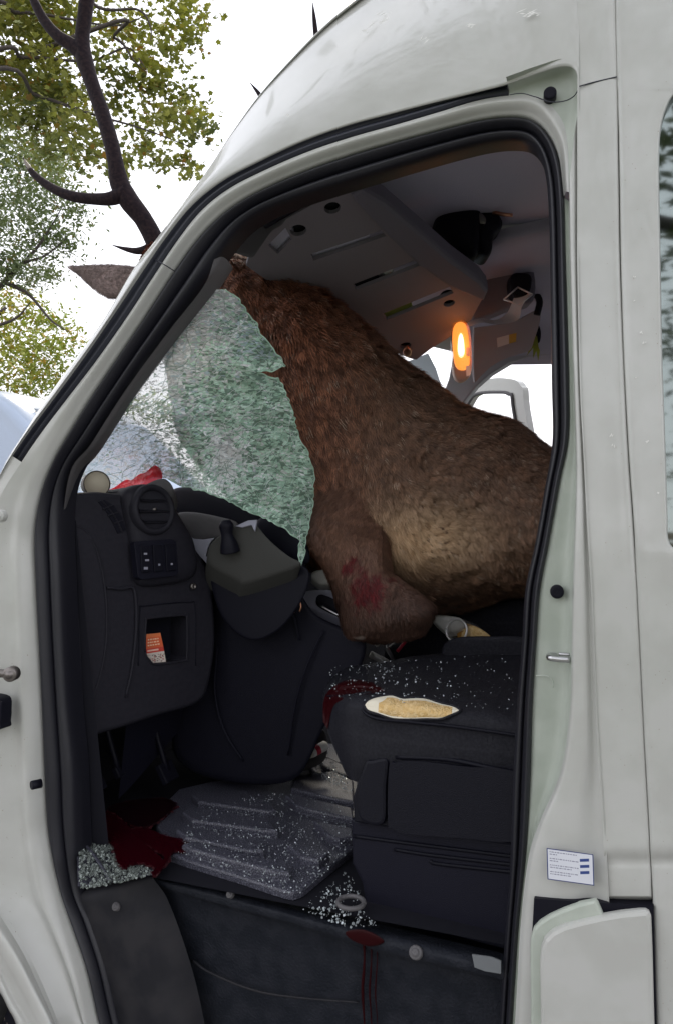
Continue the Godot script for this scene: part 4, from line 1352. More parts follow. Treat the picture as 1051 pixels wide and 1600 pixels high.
func build_seat(van: Node3D) -> void:
	var seat := Node3D.new()
	seat.name = "driver_seat"
	van.add_child(seat)
	# cushion: rows from the bottom of the near side, over the top, to the far side
	var st := tool()
	var g := surface([
		row3([540, 1210, -0.20, 560, 1222, -0.18, 640, 1228, -0.17, 740, 1236, -0.16, 815, 1240, -0.16]),
		row3([520, 1165, -0.22, 560, 1190, -0.165, 640, 1190, -0.15, 740, 1200, -0.145, 815, 1206, -0.145]),
		row3([507, 1125, -0.24, 552, 1140, -0.17, 640, 1150, -0.15, 740, 1160, -0.145, 815, 1165, -0.145]),
		row3([504, 1095, -0.28, 548, 1098, -0.185, 640, 1104, -0.165, 740, 1118, -0.16, 815, 1130, -0.16]),
		row3([506, 1080, -0.34, 556, 1078, -0.25, 640, 1084, -0.23, 740, 1094, -0.22, 815, 1100, -0.22]),
		row3([514, 1064, -0.42, 572, 1062, -0.36, 640, 1066, -0.34, 740, 1070, -0.33, 815, 1072, -0.33]),
		row3([530, 1050, -0.52, 590, 1044, -0.50, 650, 1042, -0.50, 740, 1040, -0.50, 815, 1040, -0.50]),
		row3([548, 1042, -0.60, 600, 1034, -0.60, 660, 1024, -0.62, 740, 1018, -0.64, 815, 1016, -0.66]),
		row3([556, 1060, -0.66, 606, 1050, -0.66, 660, 1040, -0.68, 740, 1034, -0.70, 815, 1030, -0.70]),
		row3([560, 1160, -0.66, 606, 1160, -0.66, 660, 1160, -0.68, 740, 1160, -0.70, 815, 1160, -0.70])], 70, 60)
	for j in g.size():
		for i in g[j].size():
			var p: Vector3 = g[j][i]
			g[j][i] = p + Vector3(0, 1, 0.4) * 0.004 * nz.get_noise_3d(p.x * 9.0, p.y * 9.0, p.z * 9.0)
	add_grid(st, g)
	# front nose of the cushion
	var nose := []
	for j in g.size():
		var r := PackedVector3Array()
		var a: Vector3 = g[j][0]
		r.append(a)
		r.append(a.lerp(U(560, 1140, -0.45), 0.5) + Vector3(-0.01, 0, 0))
		r.append(U(570, 1140, -0.5))
		nose.append(r)
	add_grid(st, nose)
	obj("seat_cushion", done(st), M.cloth, seat)
	# far bolster
	st = tool()
	dome(st, ring_px([690, 1022, 697, 1006, 720, 999, 770, 998, 830, 1002, 840, 1040, 760, 1046, 700, 1040], -0.62, 40), Vector3(0.0, 0.6, 0.8).normalized(), 0.03, 0.1, 3.0)
	obj("far_bolster", done(st), M.cloth, seat)
	# stitched seam on the top
	st = tool()
	tube(st, row3([512, 1088, -0.285, 548, 1092, -0.205, 580, 1120, -0.155, 640, 1128, -0.147, 700, 1134, -0.143, 760, 1142, -0.141, 815, 1150, -0.141]), [0.0035, 0.0035], 6, 40)
	obj("cushion_piping", done(st), M.seat_trim, seat)
	# the tear and the foam in it, lying in the surface of the cushion
	seat_table = facing_table(g)
	var up_edge := [569, 1101, 576, 1094, 592, 1090, 612, 1087, 628, 1091, 642, 1090, 664, 1092, 686, 1098, 706, 1104, 717, 1109]
	var low_edge := [569, 1103, 575, 1110, 590, 1116, 610, 1121, 628, 1123, 645, 1124, 664, 1124, 688, 1121, 705, 1116, 717, 1111]
	rng.seed = 8
	for i in range(1, 9):
		up_edge[i * 2 + 1] += rng.randf_range(-1.6, 1.2)
		low_edge[i * 2 + 1] += rng.randf_range(-1.2, 1.6)
	var band := func(t0: float, t1: float, i0: int, i1: int, edge: float, mid: float) -> Array:
		var rows := []
		for k in 7:
			var t := lerpf(t0, t1, k / 6.0)
			var r := PackedVector3Array()
			for i in range(i0, i1):
				var bulge := sin(PI * k / 6.0) * sin(PI * (i - i0) / (i1 - i0 - 1.0))
				r.append(on_table(seat_table, lerpf(up_edge[i * 2], low_edge[i * 2], t), lerpf(up_edge[i * 2 + 1], low_edge[i * 2 + 1], t), lerpf(edge, mid, bulge)))
			rows.append(r)
		return rows
	st = tool()
	add_grid(st, surface(band.call(0.0, 1.0, 0, 10, 0.0035, 0.003), 40, 16))
	obj("tear_backing", done(st), M.foam_edge, seat)
	st = tool()
	add_grid(st, surface(band.call(0.08, 0.90, 2, 5, 0.004, 0.010), 24, 16))
	add_grid(st, surface(band.call(0.10, 0.92, 4, 9, 0.004, 0.011), 30, 16))
	obj("foam", done(st), M.foam, seat, "yellow foam showing through the torn cushion")
	st = tool()
	var lip := PackedVector3Array()
	for i in 10:
		lip.append(on_table(seat_table, up_edge[i * 2], up_edge[i * 2 + 1] - 1.0, 0.004))
	for i in 10:
		lip.append(on_table(seat_table, low_edge[18 - i * 2], low_edge[19 - i * 2] + 1.0, 0.004))
	lip.append(lip[0])
	tube(st, lip, [0.003, 0.003], 6, 90, 0.5)
	obj("tear_edge", done(st), M.cloth, seat)
	# side valance with its moulded panel and buckle cover
	var sf := fr3(U(560, 1240, -0.155), U(790, 1250, -0.135), U(560, 1180, -0.165))
	st = tool()
	slab(st, sf, poly(sf, [560, 1215, 575, 1186, 590, 1180, 640, 1176, 720, 1180, 830, 1192, 830, 1312, 700, 1308, 552, 1285, 550, 1245]), -0.06, 0.0, 0.006)
	obj("side_valance", done(st), M.seat_trim, seat)
	st = tool()
	slab(st, sf, poly(sf, [612, 1196, 622, 1190, 650, 1187, 720, 1195, 820, 1212, 820, 1306, 720, 1306, 640, 1300, 618, 1292, 610, 1280], 50), -0.01, 0.016, 0.010)
	obj("valance_panel", done(st), M.seat_trim, seat)
	st = tool()
	slab(st, sf, poly(sf, [572, 1192, 585, 1186, 608, 1186, 606, 1230, 602, 1285, 566, 1280, 560, 1240], 40), -0.01, 0.012, 0.007)
	obj("recliner_cover", done(st), M.seat_trim, seat)
	st = tool()
	tube(st, PackedVector3Array([pt(sf, 620, 1182, 0.006), pt(sf, 700, 1186, 0.006), pt(sf, 770, 1200, 0.006), pt(sf, 830, 1212, 0.006)]), [0.005, 0.005], 8, 20)
	obj("valance_rib", done(st), M.seat_trim, seat)
	# base box
	var bf := fr3(U(560, 1380, -0.165), U(790, 1400, -0.14), U(560, 1290, -0.165))
	st = tool()
	slab(st, bf, poly(bf, [548, 1280, 600, 1286, 700, 1304, 830, 1322, 830, 1500, 790, 1486, 700, 1462, 600, 1432, 572, 1424, 564, 1380, 549, 1350]), -0.5, 0.0, 0.008)
	obj("seat_base", done(st), M.dash_dark, seat)
	for yy in [0, 16, 30]:
		st = tool()
		tube(st, PackedVector3Array([pt(bf, 552 + yy * 4, 1306 + yy * 1.3, 0.001), pt(bf, 660 + yy, 1320 + yy, 0.001), pt(bf, 820, 1340 + yy * 0.8, 0.001)]), [0.004, 0.004], 6, 16)
		obj("base_ridge", done(st), M.seat_trim, seat)
	# backrest, leaning away behind the pillar
	st = tool()
	add_grid(st, surface([row3([770, 1180, -0.18, 800, 940, -0.22, 880, 800, -0.24]), row3([760, 1120, -0.24, 790, 930, -0.26, 870, 790, -0.28]), row3([760, 1060, -0.55, 785, 920, -0.60, 860, 790, -0.62]), row3([800, 1060, -0.62, 830, 920, -0.66, 900, 790, -0.66])], 20, 20))
	# lower half only, the stag covers the rest
	obj("seat_backrest", done(tool_backrest()), M.cloth, seat)

func tool_backrest() -> SurfaceTool:
	var st := tool()
	var rows := []
	for k in 7:
		var t := k / 6.0
		var y := lerpf(0.92, 1.55, t)
		var x := lerpf(0.36, 0.62, t)
		var w := lerpf(0.25, 0.22, t)
		var r := PackedVector3Array()
		for a in 16:
			var an := TAU * a / 16.0
			var cx := cos(an)
			var sx := sin(an)
			r.append(Vector3(x + 0.07 * signf(cx) * pow(absf(cx), 0.6), y, -0.42 + w * signf(sx) * pow(absf(sx), 0.5)))
		rows.append(r)
	add_grid(st, surface(rows, 40, 20, true), true)
	return st

func build_floor(van: Node3D) -> void:
	var floor_y := 0.58
	var st := tool()
	add_grid(st, straight([PackedVector3Array([Vector3(-1.0, floor_y, -0.14), Vector3(-0.5, floor_y, -0.1), Vector3(0.5, floor_y, -0.1), Vector3(1.3, floor_y, -0.1)]), PackedVector3Array([Vector3(-1.0, floor_y, -1.85), Vector3(-0.5, floor_y, -1.85), Vector3(0.5, floor_y, -1.85), Vector3(1.3, floor_y, -1.85)])], 10))
	obj("cab_floor", done(st), M.footwell, van)
	# sill: the lip of the floor, then down into the step well
	st = tool()
	add_grid(st, surface([row3([240, 1360, -0.20, 330, 1376, -0.18, 470, 1414, -0.16, 600, 1446, -0.15, 720, 1474, -0.14, 830, 1500, -0.13]), row3([236, 1368, -0.15, 320, 1388, -0.13, 470, 1428, -0.12, 600, 1462, -0.11, 720, 1492, -0.10, 830, 1520, -0.10]), row3([238, 1378, -0.13, 320, 1404, -0.12, 470, 1444, -0.11, 600, 1484, -0.10, 720, 1512, -0.09, 830, 1540, -0.09]), row3([250, 1420, -0.16, 330, 1440, -0.15, 470, 1480, -0.14, 600, 1520, -0.13, 720, 1545, -0.12, 830, 1570, -0.12]), row3([290, 1640, -0.20, 360, 1660, -0.19, 480, 1680, -0.18, 600, 1700, -0.17, 720, 1720, -0.16, 830, 1740, -0.16])], 60, 36))
	obj("sill_step", done(st), M.step, van)
	st = tool()
	add_grid(st, surface([row3([100, 1395, -0.13, 128, 1388, -0.13, 180, 1376, -0.135, 244, 1362, -0.14]), row3([110, 1405, -0.10, 134, 1400, -0.095, 185, 1388, -0.10, 240, 1372, -0.11]), row3([120, 1450, -0.10, 150, 1440, -0.09, 215, 1430, -0.09, 262, 1405, -0.12]), row3([130, 1500, -0.11, 170, 1500, -0.09, 240, 1500, -0.09, 290, 1480, -0.13]), row3([150, 1560, -0.12, 190, 1570, -0.09, 260, 1570, -0.09, 312, 1560, -0.14]), row3([190, 1680, -0.12, 220, 1680, -0.09, 290, 1680, -0.09, 335, 1680, -0.15])], 40, 40))
	obj("step_trim", done(st), M.step_brown, van)
	st = tool()
	tube(st, row3([300, 1500, -0.155, 330, 1520, -0.15, 400, 1548, -0.145, 480, 1560, -0.14, 560, 1566, -0.135]), [0.003, 0.002], 6, 24)
	obj("step_scratch", done(st), M.step_brown, van)
	for s in [[180, 1416, -0.094, 7], [358, 1397, -0.117, 6], [648, 1488, -0.098, 10]]:
		st = tool()
		var c := U(s[0], s[1], s[2] + 0.012)
		var r: float = s[3] / FOC * 1.65
		lathe(st, c, Vector3(0, 0.5, 0.85), [r, -0.012, r, -0.003, r * 0.8, 0.0, r * 0.55, -0.001, r * 0.5, 0.002, r * 0.3, 0.003, 0, 0.001], 24)
		obj("trim_screw", done(st), M.trim_grey, van)
	# ring bracket on the sill
	st = tool()
	var rc := PackedVector3Array()
	for k in 25:
		var a := TAU * k / 24.0
		rc.append(UY(548 + 0, 1410, 0.60) + Vector3(cos(a) * 0.026, 0.0, sin(a) * 0.026))
	tube(st, rc, [0.005, 0.005], 8, 48)
	obj("seat_track_ring", done(st), M.trim_grey, van)
	# kick plate strip left of the mat
	st = tool()
	add_grid(st, surface([PackedVector3Array([UY(122, 1262, 0.60), UY(160, 1268, 0.60), UY(205, 1300, 0.60), UY(258, 1345, 0.60)]), PackedVector3Array([UY(120, 1300, 0.595), UY(150, 1310, 0.595), UY(190, 1340, 0.595), UY(250, 1362, 0.595)]), PackedVector3Array([UY(122, 1385, 0.59), UY(140, 1385, 0.59), UY(180, 1378, 0.59), UY(246, 1366, 0.59)])], 30, 20))
	obj("kick_plate", done(st), M.mat_rubber, van)
	for s in [[[130, 1282, 170, 1310, 215, 1352]], [[155, 1268, 205, 1305, 252, 1348]], [[125, 1310, 150, 1340, 172, 1376]]]:
		st = tool()
		var a: Array = s[0]
		tube(st, PackedVector3Array([UY(a[0], a[1], 0.602), UY(a[2], a[3], 0.602), UY(a[4], a[5], 0.598)]), [0.004, 0.004], 6, 14)
		obj("kick_plate_rib", done(st), M.mat_rubber, van)
	# console foot and pale seat rail beyond the mat
	st = tool()
	dome(st, ring_px([458, 1150, 468, 1140, 500, 1136, 512, 1160, 505, 1190, 470, 1205, 458, 1190], -0.80, 30), Vector3(0.4, 0.3, 0.85).normalized(), 0.01, 0.05, 4.0)
	obj("console_foot", done(st), M.trim_grey, van)
	# things under and beyond the seat: rails and pale stuff
	st = tool()
	add_grid(st, straight([rowZ([540, 990, 560, 980, 700, 980, 830, 980], -1.5), rowZ([530, 1120, 560, 1120, 700, 1120, 830, 1120], -1.3)], 8))
	obj("passenger_seat_shadow_side", done(st), M.cloth, van)
	st = tool()
	dome(st, ring_px([600, 1020, 650, 985, 690, 960, 740, 950, 830, 940, 860, 1010, 830, 1060, 640, 1060], -0.95, 40), Vector3(0.1, 0.3, 0.9).normalized(), 0.05, 0.2, 3.0)
	obj("passenger_seat", done(st), M.cloth, van)
	# floor mat
	var m := thing("floor_mat", "grey ribbed rubber floor mat sprinkled with glass in the footwell", "floor mat")
	var fm := Fr.new()
	fm.o = Vector3(-0.3, 0.586, -0.3); fm.e1 = Vector3(1, 0, 0); fm.e2 = Vector3(0, 0, -1); fm.n = Vector3.UP
	st = tool()
	slab(st, fm, poly(fm, [268, 1344, 290, 1352, 380, 1380, 440, 1400, 458, 1404, 474, 1398, 500, 1376, 545, 1340, 560, 1328, 560, 1230, 545, 1200, 520, 1168, 490, 1166, 478, 1190, 490, 1215, 440, 1222, 380, 1225, 330, 1228, 280, 1240, 258, 1262, 240, 1290, 262, 1325]), -0.004, 0.014, 0.006)
	obj("mat_sheet", done(st), M.mat_rubber, m)
	for a in [[285, 1290, 300, 1280, 420, 1300, 434, 1320, 410, 1318, 300, 1302], [275, 1318, 290, 1312, 400, 1336, 412, 1352, 390, 1352, 290, 1330], [285, 1342, 300, 1336, 420, 1366, 450, 1372, 452, 1388, 430, 1386, 300, 1350], [300, 1262, 320, 1256, 420, 1270, 432, 1286, 420, 1288, 310, 1272], [446, 1262, 458, 1260, 550, 1282, 552, 1300, 480, 1284, 462, 1278], [490, 1304, 500, 1304, 552, 1316, 552, 1330, 530, 1334, 512, 1326], [500, 1226, 520, 1222, 552, 1238, 552, 1272, 500, 1262, 455, 1250, 460, 1238], [484, 1180, 500, 1176, 520, 1184, 536, 1202, 530, 1210, 500, 1196], [500, 1200, 516, 1202, 545, 1216, 550, 1232, 520, 1222, 502, 1212], [448, 1344, 470, 1340, 515, 1356, 498, 1368, 470, 1362]]:
		st = tool()
		slab(st, fm, poly(fm, a), 0.012, 0.034, 0.006)
		obj("mat_rib", done(st), M.mat_rubber, m)

func zscreen(x: float, y: float) -> float:    # how far the broken screen reaches into the cab
	var edge := 0.0
	var lx := lerpf(345.0, 118.0, clampf((y - 455.0) / 290.0, 0.0, 1.0)) if y < 745.0 else 118.0
	edge = (x - lx) / 330.0
	var z := -0.16 - 0.30 * clampf(edge, 0.0, 1.3)
	z += 0.034 * nz.get_noise_2d(x * 0.012, y * 0.012) * clampf(edge * 3.0, 0.0, 1.0) + 0.014 * nz2.get_noise_2d(x * 0.03, y * 0.022) * clampf(edge * 3.0, 0.2, 1.0)
	z -= 0.34 * smoothstep(640.0, 765.0, y) * (1.0 - smoothstep(215.0, 330.0, x))
	return z

func build_windscreen(van: Node3D) -> void:
	var screen := Node3D.new()
	screen.name = "windscreen"
	van.add_child(screen)
	var outline := PackedVector2Array()
	for v in [[112, 764], [122, 740], [158, 690], [212, 606], [280, 515], [338, 452], [352, 452], [375, 468], [385, 488], [402, 505], [410, 525], [425, 543], [440, 560], [446, 572], [427, 580], [402, 581], [418, 588], [435, 591], [447, 614], [458, 645], [467, 684], [482, 708], [490, 738], [490, 775], [483, 815], [478, 845], [475, 870], [470, 883], [466, 868], [469, 846], [450, 830], [425, 815], [400, 804], [375, 792], [350, 778], [320, 767], [285, 760], [262, 748], [240, 745], [215, 756], [185, 768], [150, 772]]:
		var w := Vector2(v[0], v[1])
		if outline.size() > 6 and outline.size() < 150 and v[0] > 250:
			var last := outline[outline.size() - 1]
			var parts := int(last.distance_to(w) / 5.0)
			for k in range(1, parts):
				outline.append(last.lerp(w, float(k) / parts) + Vector2(rng.randf_range(-1.0, 1.0), rng.randf_range(-1.0, 1.0)) * 1.9)
		outline.append(w)
	var tools := {}
	for k in ["glass_milk", "glass_mid", "glass_deep", "glass_pale", "glass_white", "glass_blue"]:
		tools[k] = tool(false)
	rng.seed = 99
	var cw := 4.4
	var ch := 2.5
	var grid := {}
	var nx := int(400 / cw)
	var ny := int(450 / ch)
	for j in ny + 1:
		for i in nx + 1:
			var sx := 105.0 + i * cw + (0.5 * cw if j % 2 else 0.0) + rng.randf_range(-0.42, 0.42) * cw
			var sy := 446.0 + j * ch + rng.randf_range(-0.42, 0.42) * ch
			# the cracks run in sheaves that bend across the sheet
			var bend := 6.0 * nz.get_noise_2d(sx * 0.02, sy * 0.02)
			grid[Vector2i(i, j)] = Vector2(sx + bend, sy - (sx - 300.0) * 0.06 + bend)
	for j in ny:
		for i in nx:
			var cell := PackedVector2Array([grid[Vector2i(i, j)], grid[Vector2i(i + 1, j)], grid[Vector2i(i + 1, j + 1)], grid[Vector2i(i, j + 1)]])
			var c := (cell[0] + cell[1] + cell[2] + cell[3]) / 4.0
			if c.x < 100 or c.x > 500:
				continue
			for k in 4:
				cell[k] = c + (cell[k] - c) * rng.randf_range(0.93, 1.0)
			var parts := [cell]
			if not (Geometry2D.is_point_in_polygon(cell[0], outline) and Geometry2D.is_point_in_polygon(cell[1], outline) and Geometry2D.is_point_in_polygon(cell[2], outline) and Geometry2D.is_point_in_polygon(cell[3], outline)):
				parts = Geometry2D.intersect_polygons(cell, outline)
			# which part of the sheet: clear left side with the sky behind, green folded right side
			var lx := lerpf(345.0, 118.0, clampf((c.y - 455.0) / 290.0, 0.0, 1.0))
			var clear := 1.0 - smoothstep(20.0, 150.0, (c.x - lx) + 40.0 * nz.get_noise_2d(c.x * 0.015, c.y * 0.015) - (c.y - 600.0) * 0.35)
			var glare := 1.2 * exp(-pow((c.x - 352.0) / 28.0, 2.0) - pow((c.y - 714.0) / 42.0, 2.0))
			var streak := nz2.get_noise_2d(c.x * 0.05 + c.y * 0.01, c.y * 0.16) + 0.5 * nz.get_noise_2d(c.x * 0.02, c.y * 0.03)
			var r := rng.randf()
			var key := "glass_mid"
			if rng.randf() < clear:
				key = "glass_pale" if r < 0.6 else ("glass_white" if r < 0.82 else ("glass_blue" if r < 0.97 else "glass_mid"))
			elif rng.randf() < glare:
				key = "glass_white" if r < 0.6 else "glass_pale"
			else:
				var t := streak + rng.randf_range(-0.5, 0.5)
				if c.x > 370 and c.y < 560:
					key = "glass_blue" if r < 0.35 else ("glass_deep" if r < 0.7 else "glass_mid")
				elif t > 0.22:
					key = "glass_deep"
				elif t > -0.12:
					key = "glass_mid"
				elif t > -0.62:
					key = "glass_milk"
				else:
					key = "glass_white"
			var tilt := Vector2(rng.randf_range(-1, 1), rng.randf_range(-1, 1)) * 0.00035
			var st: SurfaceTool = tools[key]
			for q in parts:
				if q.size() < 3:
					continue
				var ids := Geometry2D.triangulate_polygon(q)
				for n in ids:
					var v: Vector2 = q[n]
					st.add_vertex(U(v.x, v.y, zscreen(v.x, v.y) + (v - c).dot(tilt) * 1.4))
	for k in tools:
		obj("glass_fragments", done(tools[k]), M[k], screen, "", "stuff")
	# long cracks across the sheet
	rng.seed = 123
	for kind in [["glass_white", 620, 0.5], ["glass_deep", 420, 0.7]]:
		var cs := tool(false)
		for n in kind[1]:
			var p := Vector2(rng.randf_range(125, 490), rng.randf_range(460, 860))
			var a := rng.randf_range(-0.5, 0.35) + (PI if rng.randf() < 0.5 else 0.0) + (rng.randf_range(-1.2, 1.2) if rng.randf() < 0.35 else 0.0)
			if rng.randf() < 0.35:      # some run out from the blow
				a = (p - Vector2(455, 560)).angle() + rng.randf_range(-0.15, 0.15)
			var w: float = kind[2] * rng.randf_range(0.6, 1.2)
			for k in rng.randi_range(4, 18):
				var q := p + Vector2(cos(a), sin(a)) * rng.randf_range(3.0, 6.5)
				if not (Geometry2D.is_point_in_polygon(p, outline) and Geometry2D.is_point_in_polygon(q, outline)):
					break
				var o := Vector2(-sin(a), cos(a)) * w * 0.5
				quad(cs, U(p.x - o.x, p.y - o.y, zscreen(p.x, p.y) + 0.0016), U(p.x + o.x, p.y + o.y, zscreen(p.x, p.y) + 0.0016), U(q.x + o.x, q.y + o.y, zscreen(q.x, q.y) + 0.0016), U(q.x - o.x, q.y - o.y, zscreen(q.x, q.y) + 0.0016))
				p = q
				a += rng.randf_range(-0.45, 0.45)
		obj("cracks", done(cs), M[kind[0]], screen, "", "stuff")
	# the plastic layer that holds the fragments
	var st2 := tool()
	for j in 46:
		for i in 42:
			var cell := PackedVector2Array([Vector2(100 + i * 10, 440 + j * 10), Vector2(110 + i * 10, 440 + j * 10), Vector2(110 + i * 10, 450 + j * 10), Vector2(100 + i * 10, 450 + j * 10)])
			for q in Geometry2D.intersect_polygons(cell, outline):
				var ids := Geometry2D.triangulate_polygon(q)
				for n in ids:
					var v: Vector2 = q[n]
					st2.add_vertex(U(v.x, v.y, zscreen(v.x, v.y) - 0.004))
	obj("glass_interlayer", done(st2), M.pane, screen)
	# ragged rim of the flap
	var st := tool()
	var rim := PackedVector3Array()
	for v in outline:
		if v.x < 255 or (v.x < 352 and v.y < 640):
			continue
		rim.append(U(v.x, v.y, zscreen(v.x, v.y)))
	tube(st, rim, [0.0016, 0.0016], 6, 420, 0.6)
	obj("broken_edge", done(st), M.glass_milk, screen)
	# what is left of the screen on the far side
	var rf := fr3(U(640, 560, -1.6), U(700, 590, -1.65), U(650, 620, -1.6))
	st = tool(false)
	slab(st, rf, poly(rf, [636, 565, 668, 552, 680, 575, 692, 612, 680, 600, 655, 585]), -0.004, 0.0)
	obj("glass_remnant", done(st), M.glass_blue, screen)

# ------------------------------------------------------------------ the stag
var hide_grids := []

func ellipse_ring(top: Vector3, bot: Vector3, hz: float, n: int) -> PackedVector3Array:
	var c := (top + bot) / 2.0
	var up := (top - bot) / 2.0
	var r := PackedVector3Array()
	for k in n:
		var a := TAU * k / n
		var s := sin(a)
		r.append(c + up * cos(a) + Vector3(0, 0, 1) * hz * signf(s) * pow(absf(s), 0.85))
	return r

func build_stag() -> void:
	var stag := thing("stag", "dead red deer stag with brown fur jammed through the windscreen", "deer")
	var st := tool()
	# trunk and neck: top, bottom, depth, half thickness
	var spec := [[262, 392, 240, 445, -0.80, 0.10], [305, 380, 262, 455, -0.78, 0.13], [365, 396, 295, 490, -0.76, 0.17], [440, 428, 290, 590, -0.78, 0.21], [520, 470, 310, 700, -0.82, 0.24], [592, 535, 400, 800, -0.85, 0.27], [663, 592, 520, 900, -0.88, 0.29], [735, 638, 632, 962, -0.92, 0.31], [800, 660, 730, 952, -0.96, 0.32], [862, 700, 815, 930, -1.0, 0.32], [960, 730, 910, 930, -1.05, 0.31], [1080, 770, 1060, 930, -1.1, 0.22], [1110, 830, 1105, 880, -1.1, 0.05]]
	var rings := []
	for s in spec:
		rings.append(ellipse_ring(U(s[0], s[1], s[4]), U(s[2], s[3], s[4]), s[5], 24))
	var body := surface(rings, 64, 90, true)
	for j in body.size():
		for i in 64:
			var p: Vector3 = body[j][i]
			var c: Vector3 = (body[j][0] + body[j][32]) / 2.0
			body[j][i] = p + (p - c).normalized() * (0.035 * exp(-p.distance_squared_to(U(640, 815, -0.6)) / 0.022) - 0.03 * exp(-p.distance_squared_to(U(560, 690, -0.6)) / 0.02) - 0.022 * exp(-p.distance_squared_to(U(745, 800, -0.62)) / 0.012) + 0.02 * exp(-p.distance_squared_to(U(470, 520, -0.6)) / 0.012) + 0.014 * nz.get_noise_3d(p.x * 5.0, p.y * 5.0, p.z * 5.0) + 0.006 * nz2.get_noise_3d(p.x * 17.0, p.y * 17.0, p.z * 17.0))
	add_grid(st, body, true)
	# head beyond the screen, muzzle away from the door
	var hr := []
	var hs := [[Vector3(0, 0, 0), 0.085, 0.10], [Vector3(-0.05, 0.02, -0.06), 0.09, 0.11], [Vector3(-0.08, 0.0, -0.15), 0.075, 0.09], [Vector3(-0.10, -0.05, -0.25), 0.055, 0.065], [Vector3(-0.11, -0.09, -0.34), 0.05, 0.05], [Vector3(-0.115, -0.10, -0.38), 0.02, 0.02]]
	var head_c := U(262, 420, -0.80)
	for h in hs:
		var r := PackedVector3Array()
		for k in 24:
			var a := TAU * k / 24
			r.append(head_c + h[0] + Vector3(cos(a) * h[1], sin(a) * h[2], cos(a) * 0.02))
		hr.append(r)
	var head := surface(hr, 32, 26, true)
	add_grid(st, head, true)
	# folded foreleg
	var lr := []
	for s in [[505, 740, 600, 745, -0.68, 0.06], [486, 796, 600, 810, -0.62, 0.07], [488, 845, 604, 842, -0.58, 0.072], [514, 892, 604, 874, -0.56, 0.060], [530, 938, 612, 900, -0.55, 0.052], [538, 970, 654, 934, -0.55, 0.066], [546, 988, 672, 952, -0.56, 0.062], [562, 994, 664, 980, -0.58, 0.045], [580, 999, 650, 990, -0.58, 0.02]]:
		lr.append(ellipse_ring(U(s[0], s[1], s[4]), U(s[2], s[3], s[4]), s[5], 20))
	var leg := surface(lr, 36, 36, true)
	add_grid(st, leg, true)
	obj("body", done(st), M.hide, stag)
	# fur
	var tuft := make_tuft()
	var xf := []
	var cols := []
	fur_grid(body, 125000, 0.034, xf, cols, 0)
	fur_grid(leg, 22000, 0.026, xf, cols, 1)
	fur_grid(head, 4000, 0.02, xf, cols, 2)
	many("fur", tuft, M.fur, xf, cols, stag)
	# ear
	st = tool()
	var ear := []
	for s in [[106, 417, 106.5, 418, 0.0], [125, 416, 122, 427, 0.006], [150, 415, 140, 445, 0.012], [178, 414, 165, 463, 0.016], [204, 416, 190, 466, 0.018], [228, 420, 215, 458, 0.018], [250, 425, 240, 450, 0.015]]:
		var z: float = -0.66 - (s[0] - 106) * 0.0006
		ear.append(ellipse_ring(U(s[0], s[1], z), U(s[2], s[3], z), s[4], 16))
	var ear_grid := surface(ear, 24, 24, true)
	add_grid(st, ear_grid, true)
	obj("ear", done(st), M.ear, stag)
	var exf := []
	var ecols := []
	fur_grid(ear_grid, 2600, 0.016, exf, ecols, 3)
	many("ear_fur", tuft, M.fur, exf, ecols, stag)
	# hoof edge showing under the folded foreleg
	st = tool()
	dome(st, ring_px([545, 978, 553, 972, 562, 982, 572, 994, 566, 1000, 552, 996], -0.52, 30), Vector3(0.2, -0.1, 1).normalized(), 0.012, 0.03, 2.5)
	obj("hoof", done(st), M.hoof, stag)
	# antlers
	var an := Node3D.new()
	an.name = "antler"
	stag.add_child(an)
	st = tool()
	tube(st, row3([262, 410, -0.74, 246, 384, -0.72, 226, 345, -0.70, 203, 315, -0.68, 188, 288, -0.67, 181, 255, -0.66, 172, 215, -0.66, 158, 170, -0.66, 144, 130, -0.66, 132, 92, -0.66, 129, 60, -0.66, 133, 25, -0.66, 138, -15, -0.66, 150, -70, -0.68, 165, -130, -0.7]), [0.031, 0.030, 0.028, 0.031, 0.030, 0.024, 0.0235, 0.023, 0.0225, 0.026, 0.023, 0.0225, 0.022, 0.02, 0.015], 18, 90, 0.06)
	obj("main_beam", done(st), M.antler, an)
	for t in [[[198, 300, -0.67, 175, 310, -0.655, 150, 311, -0.645, 120, 308, -0.635, 92, 299, -0.63, 66, 283, -0.63, 48, 266, -0.63, 37, 247, -0.63], [0.026, 0.021, 0.0175, 0.0165, 0.015, 0.012, 0.009, 0.002]], [[130, 85, -0.66, 112, 70, -0.65, 92, 57, -0.64, 74, 38, -0.635, 60, 15, -0.63, 50, -10, -0.63, 46, -40, -0.63], [0.025, 0.021, 0.018, 0.0165, 0.0145, 0.012, 0.003]], [[243, 378, -0.72, 232, 388, -0.715, 215, 392, -0.71, 196, 389, -0.71, 176, 383, -0.71], [0.02, 0.0145, 0.0105, 0.0065, 0.0012]], [[150, -70, -0.68, 120, -110, -0.68, 100, -160, -0.68], [0.018, 0.014, 0.003]]]:
		st = tool()
		tube(st, row3(t[0]), t[1], 14, 40, 0.05)
		obj("tine", done(st), M.antler, an)
	for t in [[48, 266, -0.63, 42, 256, -0.63, 36.5, 246, -0.63]]:
		st = tool()
		tube(st, row3(t), [0.0092, 0.0062, 0.001], 10, 8)
		obj("tine_tip", done(st), M.antler_tip, an)
	var an2 := Node3D.new()
	an2.name = "antler"
	stag.add_child(an2, true)
	st = tool()
	tube(st, row3([280, 410, -0.9, 320, 360, -1.0, 380, 280, -1.05, 430, 200, -1.08, 470, 130, -1.1, 500, 60, -1.1]), [0.03, 0.027, 0.024, 0.022, 0.018, 0.012], 14, 40, 0.05)
	obj("main_beam", done(st), M.antler, an2)
